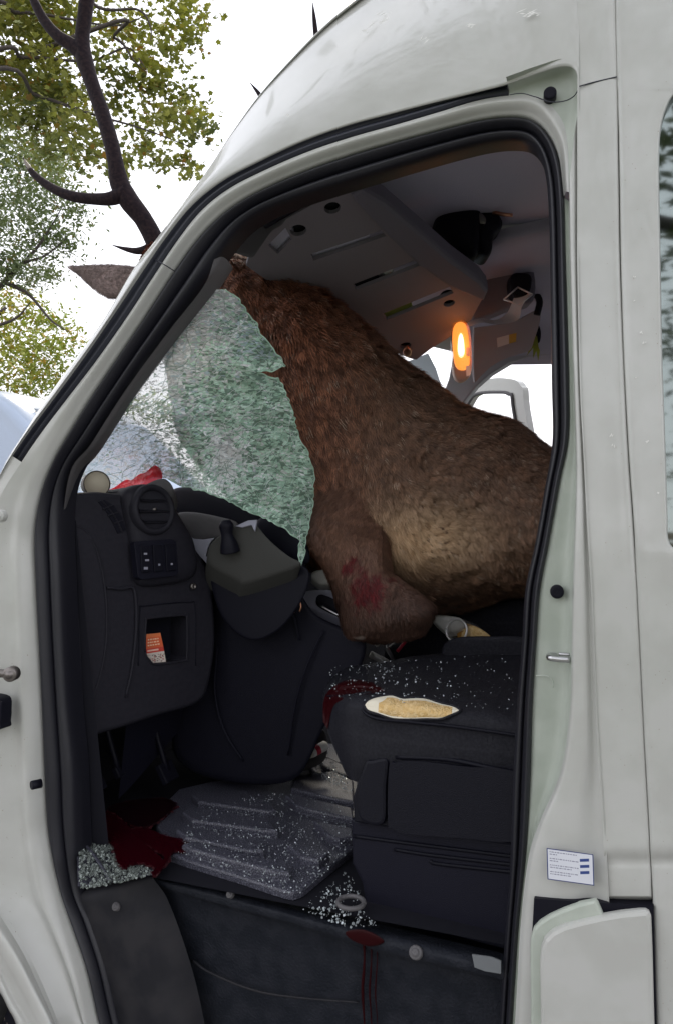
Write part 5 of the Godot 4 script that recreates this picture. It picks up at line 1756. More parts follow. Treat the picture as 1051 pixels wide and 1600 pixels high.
	for t in [[[498, 110, -1.1, 495, 70, -1.1, 491, 30, -1.1, 488.5, 4, -1.1], [0.016, 0.0105, 0.007, 0.001]], [[440, 190, -1.08, 414, 160, -1.07, 403, 144, -1.07, 391, 129, -1.07], [0.014, 0.01, 0.0065, 0.001]]]:
		st = tool()
		tube(st, row3(t[0]), t[1], 12, 24, 0.1)
		obj("tine", done(st), M.antler, an2)
func make_tuft() -> ArrayMesh:
	rng.seed = 5
	var st := tool(false)
	for b in 7:
		var a := rng.randf_range(-0.5, 0.5)
		var o := Vector3(rng.randf_range(-0.10, 0.10), 0, rng.randf_range(-0.12, 0.12))
		var d := Vector3(sin(a), rng.randf_range(0.2, 0.5), cos(a))
		var side := Vector3(cos(a), rng.randf_range(-0.6, 0.6), -sin(a)).normalized()
		var len := rng.randf_range(0.65, 1.1)
		var w := rng.randf_range(0.014, 0.026)
		var p0 := o + Vector3(0, -0.05, 0)
		var p1 := o + d * len * 0.4
		var p2 := o + d * len * 0.75 + Vector3(0, -0.09 * len, 0)
		var p3 := o + d * len + Vector3(rng.randf_range(-0.1, 0.1), -0.24 * len, 0)
		quad(st, p0 - side * w, p0 + side * w, p1 + side * w, p1 - side * w)
		quad(st, p1 - side * w, p1 + side * w, p2 + side * w * 0.7, p2 - side * w * 0.7)
		tri(st, p2 - side * w * 0.7, p2 + side * w * 0.7, p3)
	return done(st)

func fur_grid(g: Array, count: int, length: float, xf: Array, cols: Array, part: int) -> void:
	var nv := g.size()
	var nu: int = g[0].size()
	rng.seed = 31 + part
	var tan_c := U(655, 840, -0.62)
	var mane_c := U(450, 480, -0.6)
	var dusk_c := U(800, 720, -0.7)
	var made := 0
	var tries := 0
	while made < count and tries < count * 4:
		tries += 1
		var fj := rng.randf() * (nv - 1.001)
		var fi := rng.randf() * nu
		var j := int(fj)
		var i := int(fi) % nu
		var k := (i + 1) % nu
		var tj := fj - j
		var ti := fi - int(fi)
		var a: Vector3 = g[j][i]
		var b: Vector3 = g[j][k]
		var c: Vector3 = g[j + 1][i]
		var d: Vector3 = g[j + 1][k]
		var p := a.lerp(b, ti).lerp(c.lerp(d, ti), tj)
		var du := (b - a)
		var dv := (c - a)
		var n := dv.cross(du).normalized()
		var mid: Vector3 = (g[j][0] + g[j][nu / 2]) / 2.0
		if n.dot(p - mid) < 0.0:
			n = -n
		var see := n.dot((EYE - p).normalized())
		if see < -0.35 or p.x > 0.75:
			continue
		made += 1
		var clump := nz.get_noise_3d(p.x * 22.0, p.y * 22.0, p.z * 22.0)
		var clump2 := nz2.get_noise_3d(p.x * 9.0, p.y * 9.0, p.z * 9.0)
		var along := dv.normalized()
		var flow := along * 0.9 + Vector3.DOWN * (0.75 if part == 0 else 0.2) + du.normalized() * clump2 * 0.9 + Vector3(rng.randf_range(-1, 1), rng.randf_range(-1, 1), rng.randf_range(-1, 1)) * 0.22
		flow += du.normalized() * clump * 0.5
		flow = (flow - n * flow.dot(n)).normalized()
		var mane := exp(-p.distance_squared_to(mane_c) / 0.07)
		var tanny := exp(-(pow((p.x - tan_c.x) / 0.15, 2.0) + pow((p.y - tan_c.y) / 0.085, 2.0) + pow((p.z - tan_c.z) / 0.3, 2.0)))
		var lift := 0.08 + 0.22 * rng.randf() + 0.25 * mane + 0.12 * clump
		var z := (flow + n * lift).normalized()
		var x := n.cross(z).normalized()
		var y := z.cross(x)
		var len := length * rng.randf_range(0.6, 1.15) * (1.0 + 0.75 * mane  if part == 0 else 1.0)
		if part == 0 and p.x > -0.05:
			len *= 0.7
		xf.append(Transform3D(Basis(x * len, y * len, z * len), p - n * 0.002))
		var t := clampf(0.5 + 0.38 * clump + rng.randf_range(-0.35, 0.35), 0.0, 1.0)
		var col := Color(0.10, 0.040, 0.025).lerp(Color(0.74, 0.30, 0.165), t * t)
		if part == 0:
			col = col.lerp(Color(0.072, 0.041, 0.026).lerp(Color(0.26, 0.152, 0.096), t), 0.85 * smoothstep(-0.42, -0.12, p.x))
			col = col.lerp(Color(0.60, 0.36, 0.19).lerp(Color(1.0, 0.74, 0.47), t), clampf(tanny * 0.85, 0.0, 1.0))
			if rng.randf() < 0.03:
				col = col.lerp(Color(0.7, 0.55, 0.42), 0.5)
		elif part == 3:
			col = Color(0.14, 0.10, 0.095).lerp(Color(0.40, 0.31, 0.29), t)
		elif part == 1:
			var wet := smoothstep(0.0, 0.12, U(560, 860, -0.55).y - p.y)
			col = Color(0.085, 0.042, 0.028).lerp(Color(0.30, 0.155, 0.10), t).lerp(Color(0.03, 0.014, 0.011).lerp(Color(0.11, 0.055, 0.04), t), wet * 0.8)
			var d1 := p.distance_to(U(545, 876, -0.49)) / 0.035
			var d2 := (Vector2(p.x, p.y) - Vector2(U(568, 918, -0.48).x, U(568, 918, -0.48).y)).rotated(0.5).length() / 0.055
			var soak := minf(d1, d2) + 0.7 * nz2.get_noise_3d(p.x * 45.0, p.y * 30.0, p.z * 45.0)
			if soak < 0.95:
				col = col.lerp(Color(0.17, 0.004, 0.008).lerp(Color(0.05, 0.002, 0.004), rng.randf()), clampf((0.95 - soak) * 2.5, 0.0, 0.95))
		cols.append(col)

# ------------------------------------------------------------------ loose things
func build_loose() -> void:
	# paper cup on the dash
	var cup := thing("paper_cup", "cream bottomed paper cup lying on its side on the dash", "cup")
	var st := tool()
	var a := U(152, 756, -0.30)
	var ax := Vector3(0.72, 0.0, 0.69).normalized()
	lathe(st, a, ax, [0.029, -0.085, 0.034, -0.004, 0.034, 0.0, 0.0315, 0.0005, 0.031, -0.003], 32)
	obj("cup_wall", done(st), M.cup_side, cup)
	st = tool()
	lathe(st, a, ax, [0.0318, -0.003, 0.0318, -0.0015, 0, -0.0015], 32)
	obj("cup_base", done(st), M.cream, cup)
	# leaflet in the pocket
	var im := Image.create(96, 144, false, Image.FORMAT_RGB8)
	im.fill(Color(0.86, 0.36, 0.16))
	rng.seed = 3
	im.fill_rect(Rect2i(0, 0, 96, 16), Color(0.88, 0.45, 0.22))
	for k in 3:
		var x := 12
		while x < 80:
			var w := rng.randi_range(5, 14)
			im.fill_rect(Rect2i(x, 22 + k * 13, w, 6), Color(0.96, 0.80, 0.66))
			x += w + 4
	im.fill_rect(Rect2i(0, 66, 96, 22), Color(0.80, 0.22, 0.16))
	im.fill_rect(Rect2i(8, 72, 60, 8), Color(0.95, 0.75, 0.68))
	im.fill_rect(Rect2i(0, 88, 96, 56), Color(0.85, 0.80, 0.76))
	for k in 60:
		var c: Color = [Color(0.35, 0.2, 0.18), Color(0.7, 0.3, 0.25), Color(0.5, 0.45, 0.42)][rng.randi_range(0, 2)]
		im.fill_rect(Rect2i(rng.randi_range(0, 90), rng.randi_range(94, 140), rng.randi_range(2, 8), rng.randi_range(2, 6)), c)
	var lm := mat("leaflet", Color.WHITE, 0.5)
	lm.albedo_texture = ImageTexture.create_from_image(im)
	st = tool()
	var lf := fr3(U(232, 1000, -0.37), U(258, 998, -0.395), U(234, 960, -0.37))
	var g := [PackedVector3Array([pt(lf, 229, 991, 0.002), pt(lf, 251, 989, 0.0)]), PackedVector3Array([pt(lf, 228, 1016, 0.004), pt(lf, 256, 1012, 0.0)]), PackedVector3Array([pt(lf, 236, 1036, 0.003), pt(lf, 260, 1035, 0.0)])]
	add_grid(st, surface(g, 6, 10), false, true)
	for r in g:
		for i in r.size():
			r[i] -= lf.n * 0.003
	add_grid(st, surface(g, 6, 10), false, true)
	tag(obj("leaflet", done(st), lm), "orange and white printed leaflet in the dash pocket", "leaflet")
	# interior lamp, still lit, hanging by its strip
	var lamp := thing("cab_lamp", "glowing orange cab lamp dangling below the overhead shelf", "lamp")
	st = tool()
	var lz := -1.12
	dome(st, ring_px([706, 512, 710, 503, 718, 500, 727, 503, 733, 515, 736, 545, 736, 575, 733, 588, 724, 596, 714, 594, 708, 582, 705, 550], lz, 40), fwd * -1.0, 0.014, 0.03, 2.6)
	obj("lamp_shell", done(st), M.lamp_shell, lamp)
	st = tool()
	dome(st, ring_px([708, 512, 717, 503, 728, 510, 733, 545, 732, 572, 721, 578, 711, 570, 707, 540], lz, 30), fwd * -1.0, 0.010, 0.012, 2.6)
	obj("lamp_glow", done(st), M.lamp_glow, lamp)
	st = tool()
	dome(st, ring_px([715, 528, 719, 520, 723, 528, 725, 550, 722, 558, 717, 558, 714, 548], lz + 0.008, 24), fwd * -1.0, 0.008, 0.002, 2.6)
	obj("lamp_bulb", done(st), M.lamp_core, lamp)
	st = tool(false)
	var kf := fr3(U(724, 575, lz + 0.025), U(736, 575, lz + 0.02), U(730, 590, lz + 0.022))
	slab(st, kf, poly(kf, [727, 543, 733, 543, 733, 556, 728, 556]), -0.004, 0.0)
	obj("lamp_contact", done(st), M.copper, lamp)
	st = tool(false)
	slab(st, kf, poly(kf, [727, 572, 734, 571, 734, 586, 728, 588]), -0.004, 0.0)
	obj("lamp_contact", done(st), M.copper, lamp)
	var li := OmniLight3D.new()
	li.name = "lamp_light"
	li.position = U(719, 540, lz + 0.06)
	li.light_color = Color(1.0, 0.55, 0.22)
	li.light_energy = 0.002
	li.light_size = 0.02
	li.omni_range = 6.0
	li.omni_attenuation = 2.0
	li.shadow_enabled = true
	lamp.add_child(li)
	# metal strap
	var strap := thing("metal_bracket", "shiny bent metal bracket hanging above the sun visor", "bracket")
	st = tool()
	add_grid(st, surface([row3([730, 503, -1.18, 752, 497, -1.22, 772, 500, -1.25, 790, 490, -1.28, 800, 470, -1.28, 806, 452, -1.28]), row3([732, 510, -1.18, 754, 504, -1.2, 775, 507, -1.22, 808, 500, -1.25, 815, 478, -1.26, 830, 458, -1.26])], 40, 4))
	obj("bent_strip", done(st), M.bright_metal, strap)
	st = tool()
	var bx := row3([786, 468, -1.24, 808, 449, -1.26, 831, 460, -1.25, 811, 476, -1.23, 786, 468, -1.24])
	for i in 4:
		tube(st, PackedVector3Array([bx[i], bx[i + 1]]), [0.003, 0.003], 6, 3)
	obj("open_frame", done(st), M.bright_metal, strap)
	# sprig
	var sprig := thing("leaf_sprig", "wilted green leaf sprig hanging by the passenger window", "sprig")
	st = tool(false)
	for l in [[[836, 520], [828, 545], [10, 0.0]], [[838, 524], [832, 560], [9, 0.0]], [[836, 530], [822, 556], [6, 0.0]], [[838, 535], [840, 565], [6, 0.0]]]:
		var p := U(l[0][0], l[0][1], -1.68)
		var q := U(l[1][0], l[1][1], -1.66)
		var w: float = l[2][0] / FOC * 2.9 * 0.5
		var s := (q - p).cross(fwd).normalized() * w
		var m := p.lerp(q, 0.45) - fwd * 0.008
		tri(st, p, m - s, m); tri(st, p, m, m + s); tri(st, m - s, q, m); tri(st, m, q, m + s)
	var lfm := mat("sprig_green", lin(0.20, 0.22, 0.03), 0.6)
	lfm.backlight_enabled = true
	lfm.backlight = lin(0.2, 0.2, 0.02)
	obj("leaf", done(st), lfm, sprig)
	st = tool()
	tube(st, row3([838, 500, -1.70, 836, 515, -1.69, 835, 540, -1.67]), [0.003, 0.002], 6, 8)
	dome(st, ring_px([830, 512, 838, 505, 844, 518, 842, 535, 834, 532], -1.70, 20), fwd * -1.0, 0.01, 0.01)
	obj("stem", done(st), M.black, sprig)
	# jar and cloth behind the seat
	var jar := thing("glass_jar", "small glass jar with amber contents lying behind the seat", "jar")
	st = tool()
	var jc := U(712, 985, -0.78)
	var ja := Vector3(-0.25, 0.25, 0.93).normalized()
	lathe(st, jc, ja, [0.0, -0.10, 0.032, -0.10, 0.035, -0.09, 0.035, -0.02, 0.030, -0.006, 0.031, 0.0, 0.029, 0.002, 0.027, -0.004], 28)
	obj("jar_wall", done(st), M.jar_glass, jar)
	st = tool()
	lathe(st, jc, ja, [0.0, -0.095, 0.028, -0.095, 0.028, -0.06, 0.0, -0.055], 24)
	obj("jar_contents", done(st), M.amber, jar)
	st = tool()
	tube(st, circle(jc, ja, 0.0315, 28), [0.003, 0.003], 6, 40)
	obj("jar_rim", done(st), M.bright_metal, jar)
	st = tool()
	dome(st, ring_px([672, 966, 682, 961, 700, 963, 722, 968, 726, 980, 705, 988, 690, 984], -0.83, 30), Vector3(0, 0.5, 0.85).normalized(), 0.02, 0.03, 2.0)
	tag(obj("crumpled_tissue", done(st), M.white), "white crumpled tissue lying beside the glass jar", "tissue")
	st = tool()
	dome(st, ring_px([722, 985, 740, 978, 765, 994, 760, 1004, 724, 1004], -0.80, 30), Vector3(0, 0.5, 0.85).normalized(), 0.015, 0.03, 2.0)
	tag(obj("brown_wrapper", done(st), M.foam), "brown paper wrapper crumpled behind the glass jar", "wrapper")
	# small bottle by the console foot
	var tubeo := thing("small_bottle", "small white and red bottle lying at the mat edge", "bottle")
	st = tool()
	var b0 := U(476, 1182, -0.66)
	var b1 := U(506, 1166, -0.72)
	var bd := (b1 - b0).normalized()
	lathe(st, b0, bd, [0, 0, 0.011, 0.0, 0.012, 0.004, 0.012, 0.016, 0.013, 0.018, 0.013, 0.022], 20)
	obj("bottle_cap", done(st), M.foam_edge, tubeo)
	st = tool()
	lathe(st, b0, bd, [0.0135, 0.022, 0.0145, 0.026, 0.0145, 0.034], 20)
	lathe(st, b0, bd, [0.0145, 0.05, 0.0145, 0.075, 0.01, 0.08, 0, 0.08], 20)
	obj("bottle_body", done(st), M.white, tubeo)
	st = tool()
	lathe(st, b0, bd, [0.0145, 0.034, 0.0148, 0.035, 0.0148, 0.049, 0.0145, 0.05], 20)
	obj("bottle_label", done(st), M.red, tubeo)
	# keys
	var keys := thing("key_bunch", "bunch of coppery keys hanging beside the centre stack", "keys")
	for k in [[[462, 936, 458, 948, 459, 958], 0.003], [[466, 930, 461, 938, 464, 946], 0.003], [[468, 938, 470, 948, 468, 956], 0.0025], [[474, 914, 468, 922, 470, 932], 0.003]]:
		st = tool()
		var kp: Array = k[0]
		tube(st, PackedVector3Array([U(kp[0], kp[1], -0.52), U(kp[2], kp[3], -0.52), U(kp[4], kp[5], -0.52)]), [k[1], k[1] * 1.4, k[1]], 6, 8)
		obj("key", done(st), M.copper, keys)
	# pale rails and rods beyond the seat
	for r in [[578, 1022, 605, 1036, 0.010, "white", "white plastic strip beside the seat cushion", "strip"], [600, 1006, 614, 1030, 0.006, "metal", "thin bright metal rod beyond the seat cushion", "rod"], [620, 1018, 633, 1002, 0.005, "red", "red plastic rod beyond the seat cushion", "rod"], [582, 1000, 590, 1006, 0.010, "white", "small white fragment under the stag's foreleg", "fragment"]]:
		st = tool()
		tube(st, PackedVector3Array([U(r[0], r[1], -0.82), U(r[2], r[3], -0.84)]), [r[4], r[4]], 8, 4)
		tag(obj("loose_" + r[7], done(st), M[r[5]]), r[6], r[7])
	# clear plastic chip on the step
	st = tool(false)
	var pf := fr3(U(742, 1488, -0.092), U(784, 1496, -0.088), U(744, 1510, -0.09))
	slab(st, pf, poly(pf, [740, 1486, 770, 1490, 785, 1496, 785, 1516, 760, 1512, 744, 1506]), 0.012, 0.015)
	tag(obj("plastic_chip", done(st), M.chip), "clear plastic chip lying on the step sill", "fragment")
	build_crumbs()

func circle(c: Vector3, ax: Vector3, r: float, n: int) -> PackedVector3Array:
	var s := ax.cross(Vector3.UP).normalized()
	var t := ax.cross(s).normalized()
	var o := PackedVector3Array()
	for k in n + 1:
		var a := TAU * k / n
		o.append(c + (s * cos(a) + t * sin(a)) * r)
	return o

func build_crumbs() -> void:
	# broken glass: little chips of unequal shape
	rng.seed = 77
	var chip := tool(false)
	var v := []
	for k in 8:
		v.append(Vector3((-1 if k & 1 == 0 else 1) * rng.randf_range(0.3, 0.6), (-1 if k & 2 == 0 else 1) * rng.randf_range(0.3, 0.5), (-1 if k & 4 == 0 else 1) * rng.randf_range(0.3, 0.6)))
	for f in [[0, 1, 3, 2], [4, 6, 7, 5], [0, 4, 5, 1], [2, 3, 7, 6], [0, 2, 6, 4], [1, 5, 7, 3]]:
		quad(chip, v[f[0]], v[f[1]], v[f[2]], v[f[3]])
	var mesh := done(chip)
	var zones := [["glass_crumbs", "pale glass crumbs scattered over the rubber floor mat", [275, 1330, 300, 1270, 400, 1240, 545, 1240, 552, 1330, 470, 1395, 440, 1395], 0.606, 2200, 0.0007, 0.0022, "crumb"],
		["glass_crumbs", "heap of greenish glass crumbs on the kick plate by the door", [120, 1268, 140, 1272, 180, 1310, 215, 1345, 244, 1364, 200, 1376, 150, 1386, 126, 1390], 0.5985, 3600, 0.0012, 0.0042, "crumb_green"],
		["glass_crumbs", "pale glass crumbs on the mat end beside the small bottle", [482, 1180, 510, 1172, 545, 1215, 550, 1240, 500, 1215], 0.611, 1300, 0.0008, 0.0024, "crumb"],
		["glass_crumbs", "glass crumbs on the sill round the seat track ring", [470, 1420, 540, 1360, 560, 1380, 570, 1430, 600, 1445, 540, 1450], 0.585, 260, 0.0014, 0.0035, "crumb"]]
	for z in zones:
		var p := PackedVector2Array()
		for i in range(0, z[2].size(), 2):
			p.append(Vector2(z[2][i], z[2][i + 1]))
		var xf := []
		while xf.size() < z[4]:
			var q := Vector2(rng.randf_range(110, 610), rng.randf_range(1160, 1460))
			if not Geometry2D.is_point_in_polygon(q, p):
				continue
			if nz.get_noise_2d(q.x * 0.05, q.y * 0.05) + rng.randf_range(-0.35, 0.5) < 0.0:
				continue
			var s: float = lerpf(z[5] * 0.6, z[6] * 1.25, pow(rng.randf(), 2.6))
			xf.append(Transform3D(Basis.from_euler(Vector3(rng.randf() * TAU, rng.randf() * TAU, rng.randf() * TAU)).scaled(Vector3.ONE * s), UY(q.x, q.y, z[3] + (rng.randf() * 0.004 if z[7] == "crumb_green" else (0.0155 if z[3] > 0.6035 and rng.randf() < 0.5 else 0.0)))))
		tag(many(z[0], mesh, M[z[7]], xf, []), z[1], "glass crumbs", "", "stuff")
	# on the cushion, following its slope
	var xs := []
	for k in 1500:
		var q := Vector2(rng.randf_range(515, 800), 0)
		var t := rng.randf()
		if q.x > 640 and rng.randf() < 0.55:
			continue
		q.y = lerpf(1092 + (q.x - 520) * 0.06, 1040 - (q.x - 520) * 0.08, t)
		if nz.get_noise_2d(q.x * 0.04, q.y * 0.06) + rng.randf_range(-0.35, 0.4) < 0.0:
			continue
		var zz := lerpf(-0.235 + (0.0 if q.x > 560 else -0.09), -0.60, t)
		var s := lerpf(0.0006, 0.0034, pow(rng.randf(), 3.0))
		xs.append(Transform3D(Basis.from_euler(Vector3(rng.randf() * TAU, rng.randf() * TAU, rng.randf() * TAU)).scaled(Vector3.ONE * s), on_table(seat_table, q.x, q.y, 0.002)))
	tag(many("glass_crumbs", mesh, M.crumb, xs, []), "fine glass crumbs on the black seat cushion", "glass crumbs", "", "stuff")

func build_blood() -> void:
	var flat := Fr.new()
	flat.o = Vector3(-0.5, 0.606, -0.3); flat.e1 = Vector3(1, 0, 0); flat.e2 = Vector3(0, 0, -1); flat.n = Vector3.UP
	var spots := [["dark blood pool spread over the kick plate ribs", [150, 1285, 172, 1268, 200, 1290, 225, 1318, 250, 1340, 258, 1352, 246, 1356, 225, 1348, 205, 1350, 196, 1356, 186, 1348, 178, 1325, 165, 1308]],
		["dark red blood pool between kick plate and mat corner", [205, 1300, 230, 1296, 262, 1308, 290, 1312, 299, 1320, 288, 1330, 272, 1330, 262, 1345, 246, 1366, 238, 1364, 258, 1340, 240, 1325]],
		["wide dark blood pool in the shade below the pedals", [170, 1262, 205, 1252, 250, 1248, 275, 1256, 262, 1272, 240, 1288, 225, 1292, 205, 1288, 185, 1274]]]
	for s in spots:
		var st := tool()
		slab(st, flat, rough_outline(poly(flat, s[1], 110), 0.0045), -0.004, 0.002, 0.0)
		var pool := thing("blood_pool", s[0], "blood pool")
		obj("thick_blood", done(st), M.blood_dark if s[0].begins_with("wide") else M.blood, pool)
		st = tool()
		var rim := PackedVector2Array()
		for v in poly(flat, s[1], 150):
			var o := Vector2(nz.get_noise_2d(v.x * 45.0, v.y * 45.0), nz.get_noise_2d(v.x * 45.0 + 30.0, v.y * 45.0)) * 0.02
			rim.append(v + o)
		slab(st, flat, rim, -0.004, 0.0014, 0.0)
		obj("drying_rim", done(st), M.blood_rim, pool)
		flat.o.y += 0.0012
	var drip := tool()
	for w in [[540, 1456, 565, 1452, 590, 1462, 598, 1472, 575, 1478, 548, 1468]]:
		dome(drip, cr(rowZ(w, -0.094), 30, true), Vector3(0, 0.6, 0.8), 0.004, 0.006, 2.0)
	for d in [[568, 0.0030, 0.0016], [579, 0.0018, 0.0010], [588, 0.0014, 0.0006]]:
		tube(drip, row3([d[0], 1470, -0.100, d[0] + 1, 1500, -0.116, d[0] - 2, 1550, -0.125, d[0] + 1, 1600, -0.135, d[0], 1670, -0.15]), [d[1], d[1] * 0.7, d[1], d[2], d[2]], 6, 40, 0.6)
	tag(obj("blood_drip", done(drip), M.seat_blood), "dark blood drip running down the sill step", "blood drip", "", "thing")
	# on the seat edge
	var st := tool()
	var rows := []
	for k in 6:
		var t := k / 5.0
		var r := PackedVector3Array()
		for q in [[505, 1128, 512, 1140], [506, 1100, 520, 1106], [512, 1082, 535, 1094], [528, 1068, 560, 1086], [550, 1062, 585, 1082], [580, 1066, 604, 1080]]:
			var w := 2.5 * nz2.get_noise_2d(q[0] * 0.3, t * 3.0)
			r.append(on_table(seat_table, lerpf(q[0], q[2], t) + w, lerpf(q[1], q[3], t) + w, 0.0028))
		rows.append(r)
	add_grid(st, surface(rows, 40, 12))
	tag(obj("blood_smear", done(st), M.seat_blood), "dark red blood smear on the seat front edge", "blood smear", "", "thing")
	# on the windscreen, lit from behind
	st = tool(false)
	var bp := PackedVector2Array()
	for v in [[156, 780], [166, 768], [180, 761], [196, 750], [206, 750], [218, 741], [228, 738], [243, 727], [254, 740], [250, 754], [232, 764], [212, 772], [190, 781]]:
		bp.append(Vector2(v[0], v[1]))
	bp = cr2(bp, 70)
	var film := tool(false)
	for j in 35:
		for i in 55:
			var x := 150.0 + i * 2.0
			var y := 718.0 + j * 2.0
			for q in Geometry2D.intersect_polygons(PackedVector2Array([Vector2(x, y), Vector2(x + 2, y), Vector2(x + 2, y + 2), Vector2(x, y + 2)]), bp):
				var thin := nz2.get_noise_2d((x + y * 1.6) * 0.035, (y * 1.2 + x * 0.5) * 0.12) > 0.05
				var into: SurfaceTool = film if thin else st
				for n in Geometry2D.triangulate_polygon(q):
					into.add_vertex(U(q[n].x, q[n].y, zscreen(q[n].x, q[n].y) + 0.005))
	var streak := thing("blood_streak", "bright red blood streak on the lower windscreen glass", "blood smear")
	obj("thick_blood", done(st), M.blood_thin, streak)
	obj("thin_blood", done(film), M.blood_film, streak)

# ------------------------------------------------------------------ outside
func leaf_mesh(kind: int) -> ArrayMesh:
	var st := tool(false)
	if kind == 0:      # lobed
		var tips := [Vector3(0, 0, 1.0), Vector3(0.62, 0.06, 0.55), Vector3(0.42, 0.05, -0.05), Vector3(-0.42, 0.05, -0.05), Vector3(-0.62, 0.06, 0.55)]
		var notch := [Vector3(0.26, 0, 0.58), Vector3(0.36, 0, 0.26), Vector3(0, 0, -0.12), Vector3(-0.36, 0, 0.26), Vector3(-0.26, 0, 0.58)]
		var c := Vector3(0, -0.04, 0.3)
		for k in 5:
			tri(st, c, notch[(k + 4) % 5], tips[k]); tri(st, c, tips[k], notch[k])
	else:              # narrow
		tri(st, Vector3(0, 0, 0), Vector3(-0.2, 0.06, 0.5), Vector3(0, 0, 0.55)); tri(st, Vector3(0, 0, 0), Vector3(0, 0, 0.55), Vector3(0.2, 0.06, 0.5))
		tri(st, Vector3(-0.2, 0.06, 0.5), Vector3(0, -0.05, 1.0), Vector3(0, 0, 0.55)); tri(st, Vector3(0, 0, 0.55), Vector3(0, -0.05, 1.0), Vector3(0.2, 0.06, 0.5))
	return done(st)

func leaves(tree: Node3D, spots: Array, per: int, size: float, spread: float, c0: Color, c1: Color, kind: int, warm := 0.1, warm_c := Color(0.35, 0.16, 0.03)) -> void:
	var xf := []
	var cols := []
	for s in spots:
		var c: Vector3 = s[0]
		var r: float = s[1]
		var tone := rng.randf()
		var n := int(per * r * r)
		for k in n:
			var d := Vector3(rng.randfn(), rng.randfn() * 0.75, rng.randfn()) * 0.5
			var p := c + d * r * spread
			if nz.get_noise_3d(p.x * 2.2 / spread, p.y * 2.2 / spread, p.z * 2.2 / spread) < -0.12:
				continue
			var b := Basis.from_euler(Vector3(rng.randf_range(-0.9, 0.9), rng.randf() * TAU, rng.randf_range(-0.9, 0.9)))
			xf.append(Transform3D(b.scaled(Vector3.ONE * size * rng.randf_range(0.6, 1.15)), p))
			var col := c0.lerp(c1, clampf(tone * 0.6 + rng.randf() * 0.5, 0, 1))
			if rng.randf() < warm * (1.5 if tone > 0.6 else 0.5):
				col = col.lerp(warm_c, rng.randf())
			cols.append(col)
	many("foliage", leaf_mesh(kind), M.leaf, xf, cols, tree)

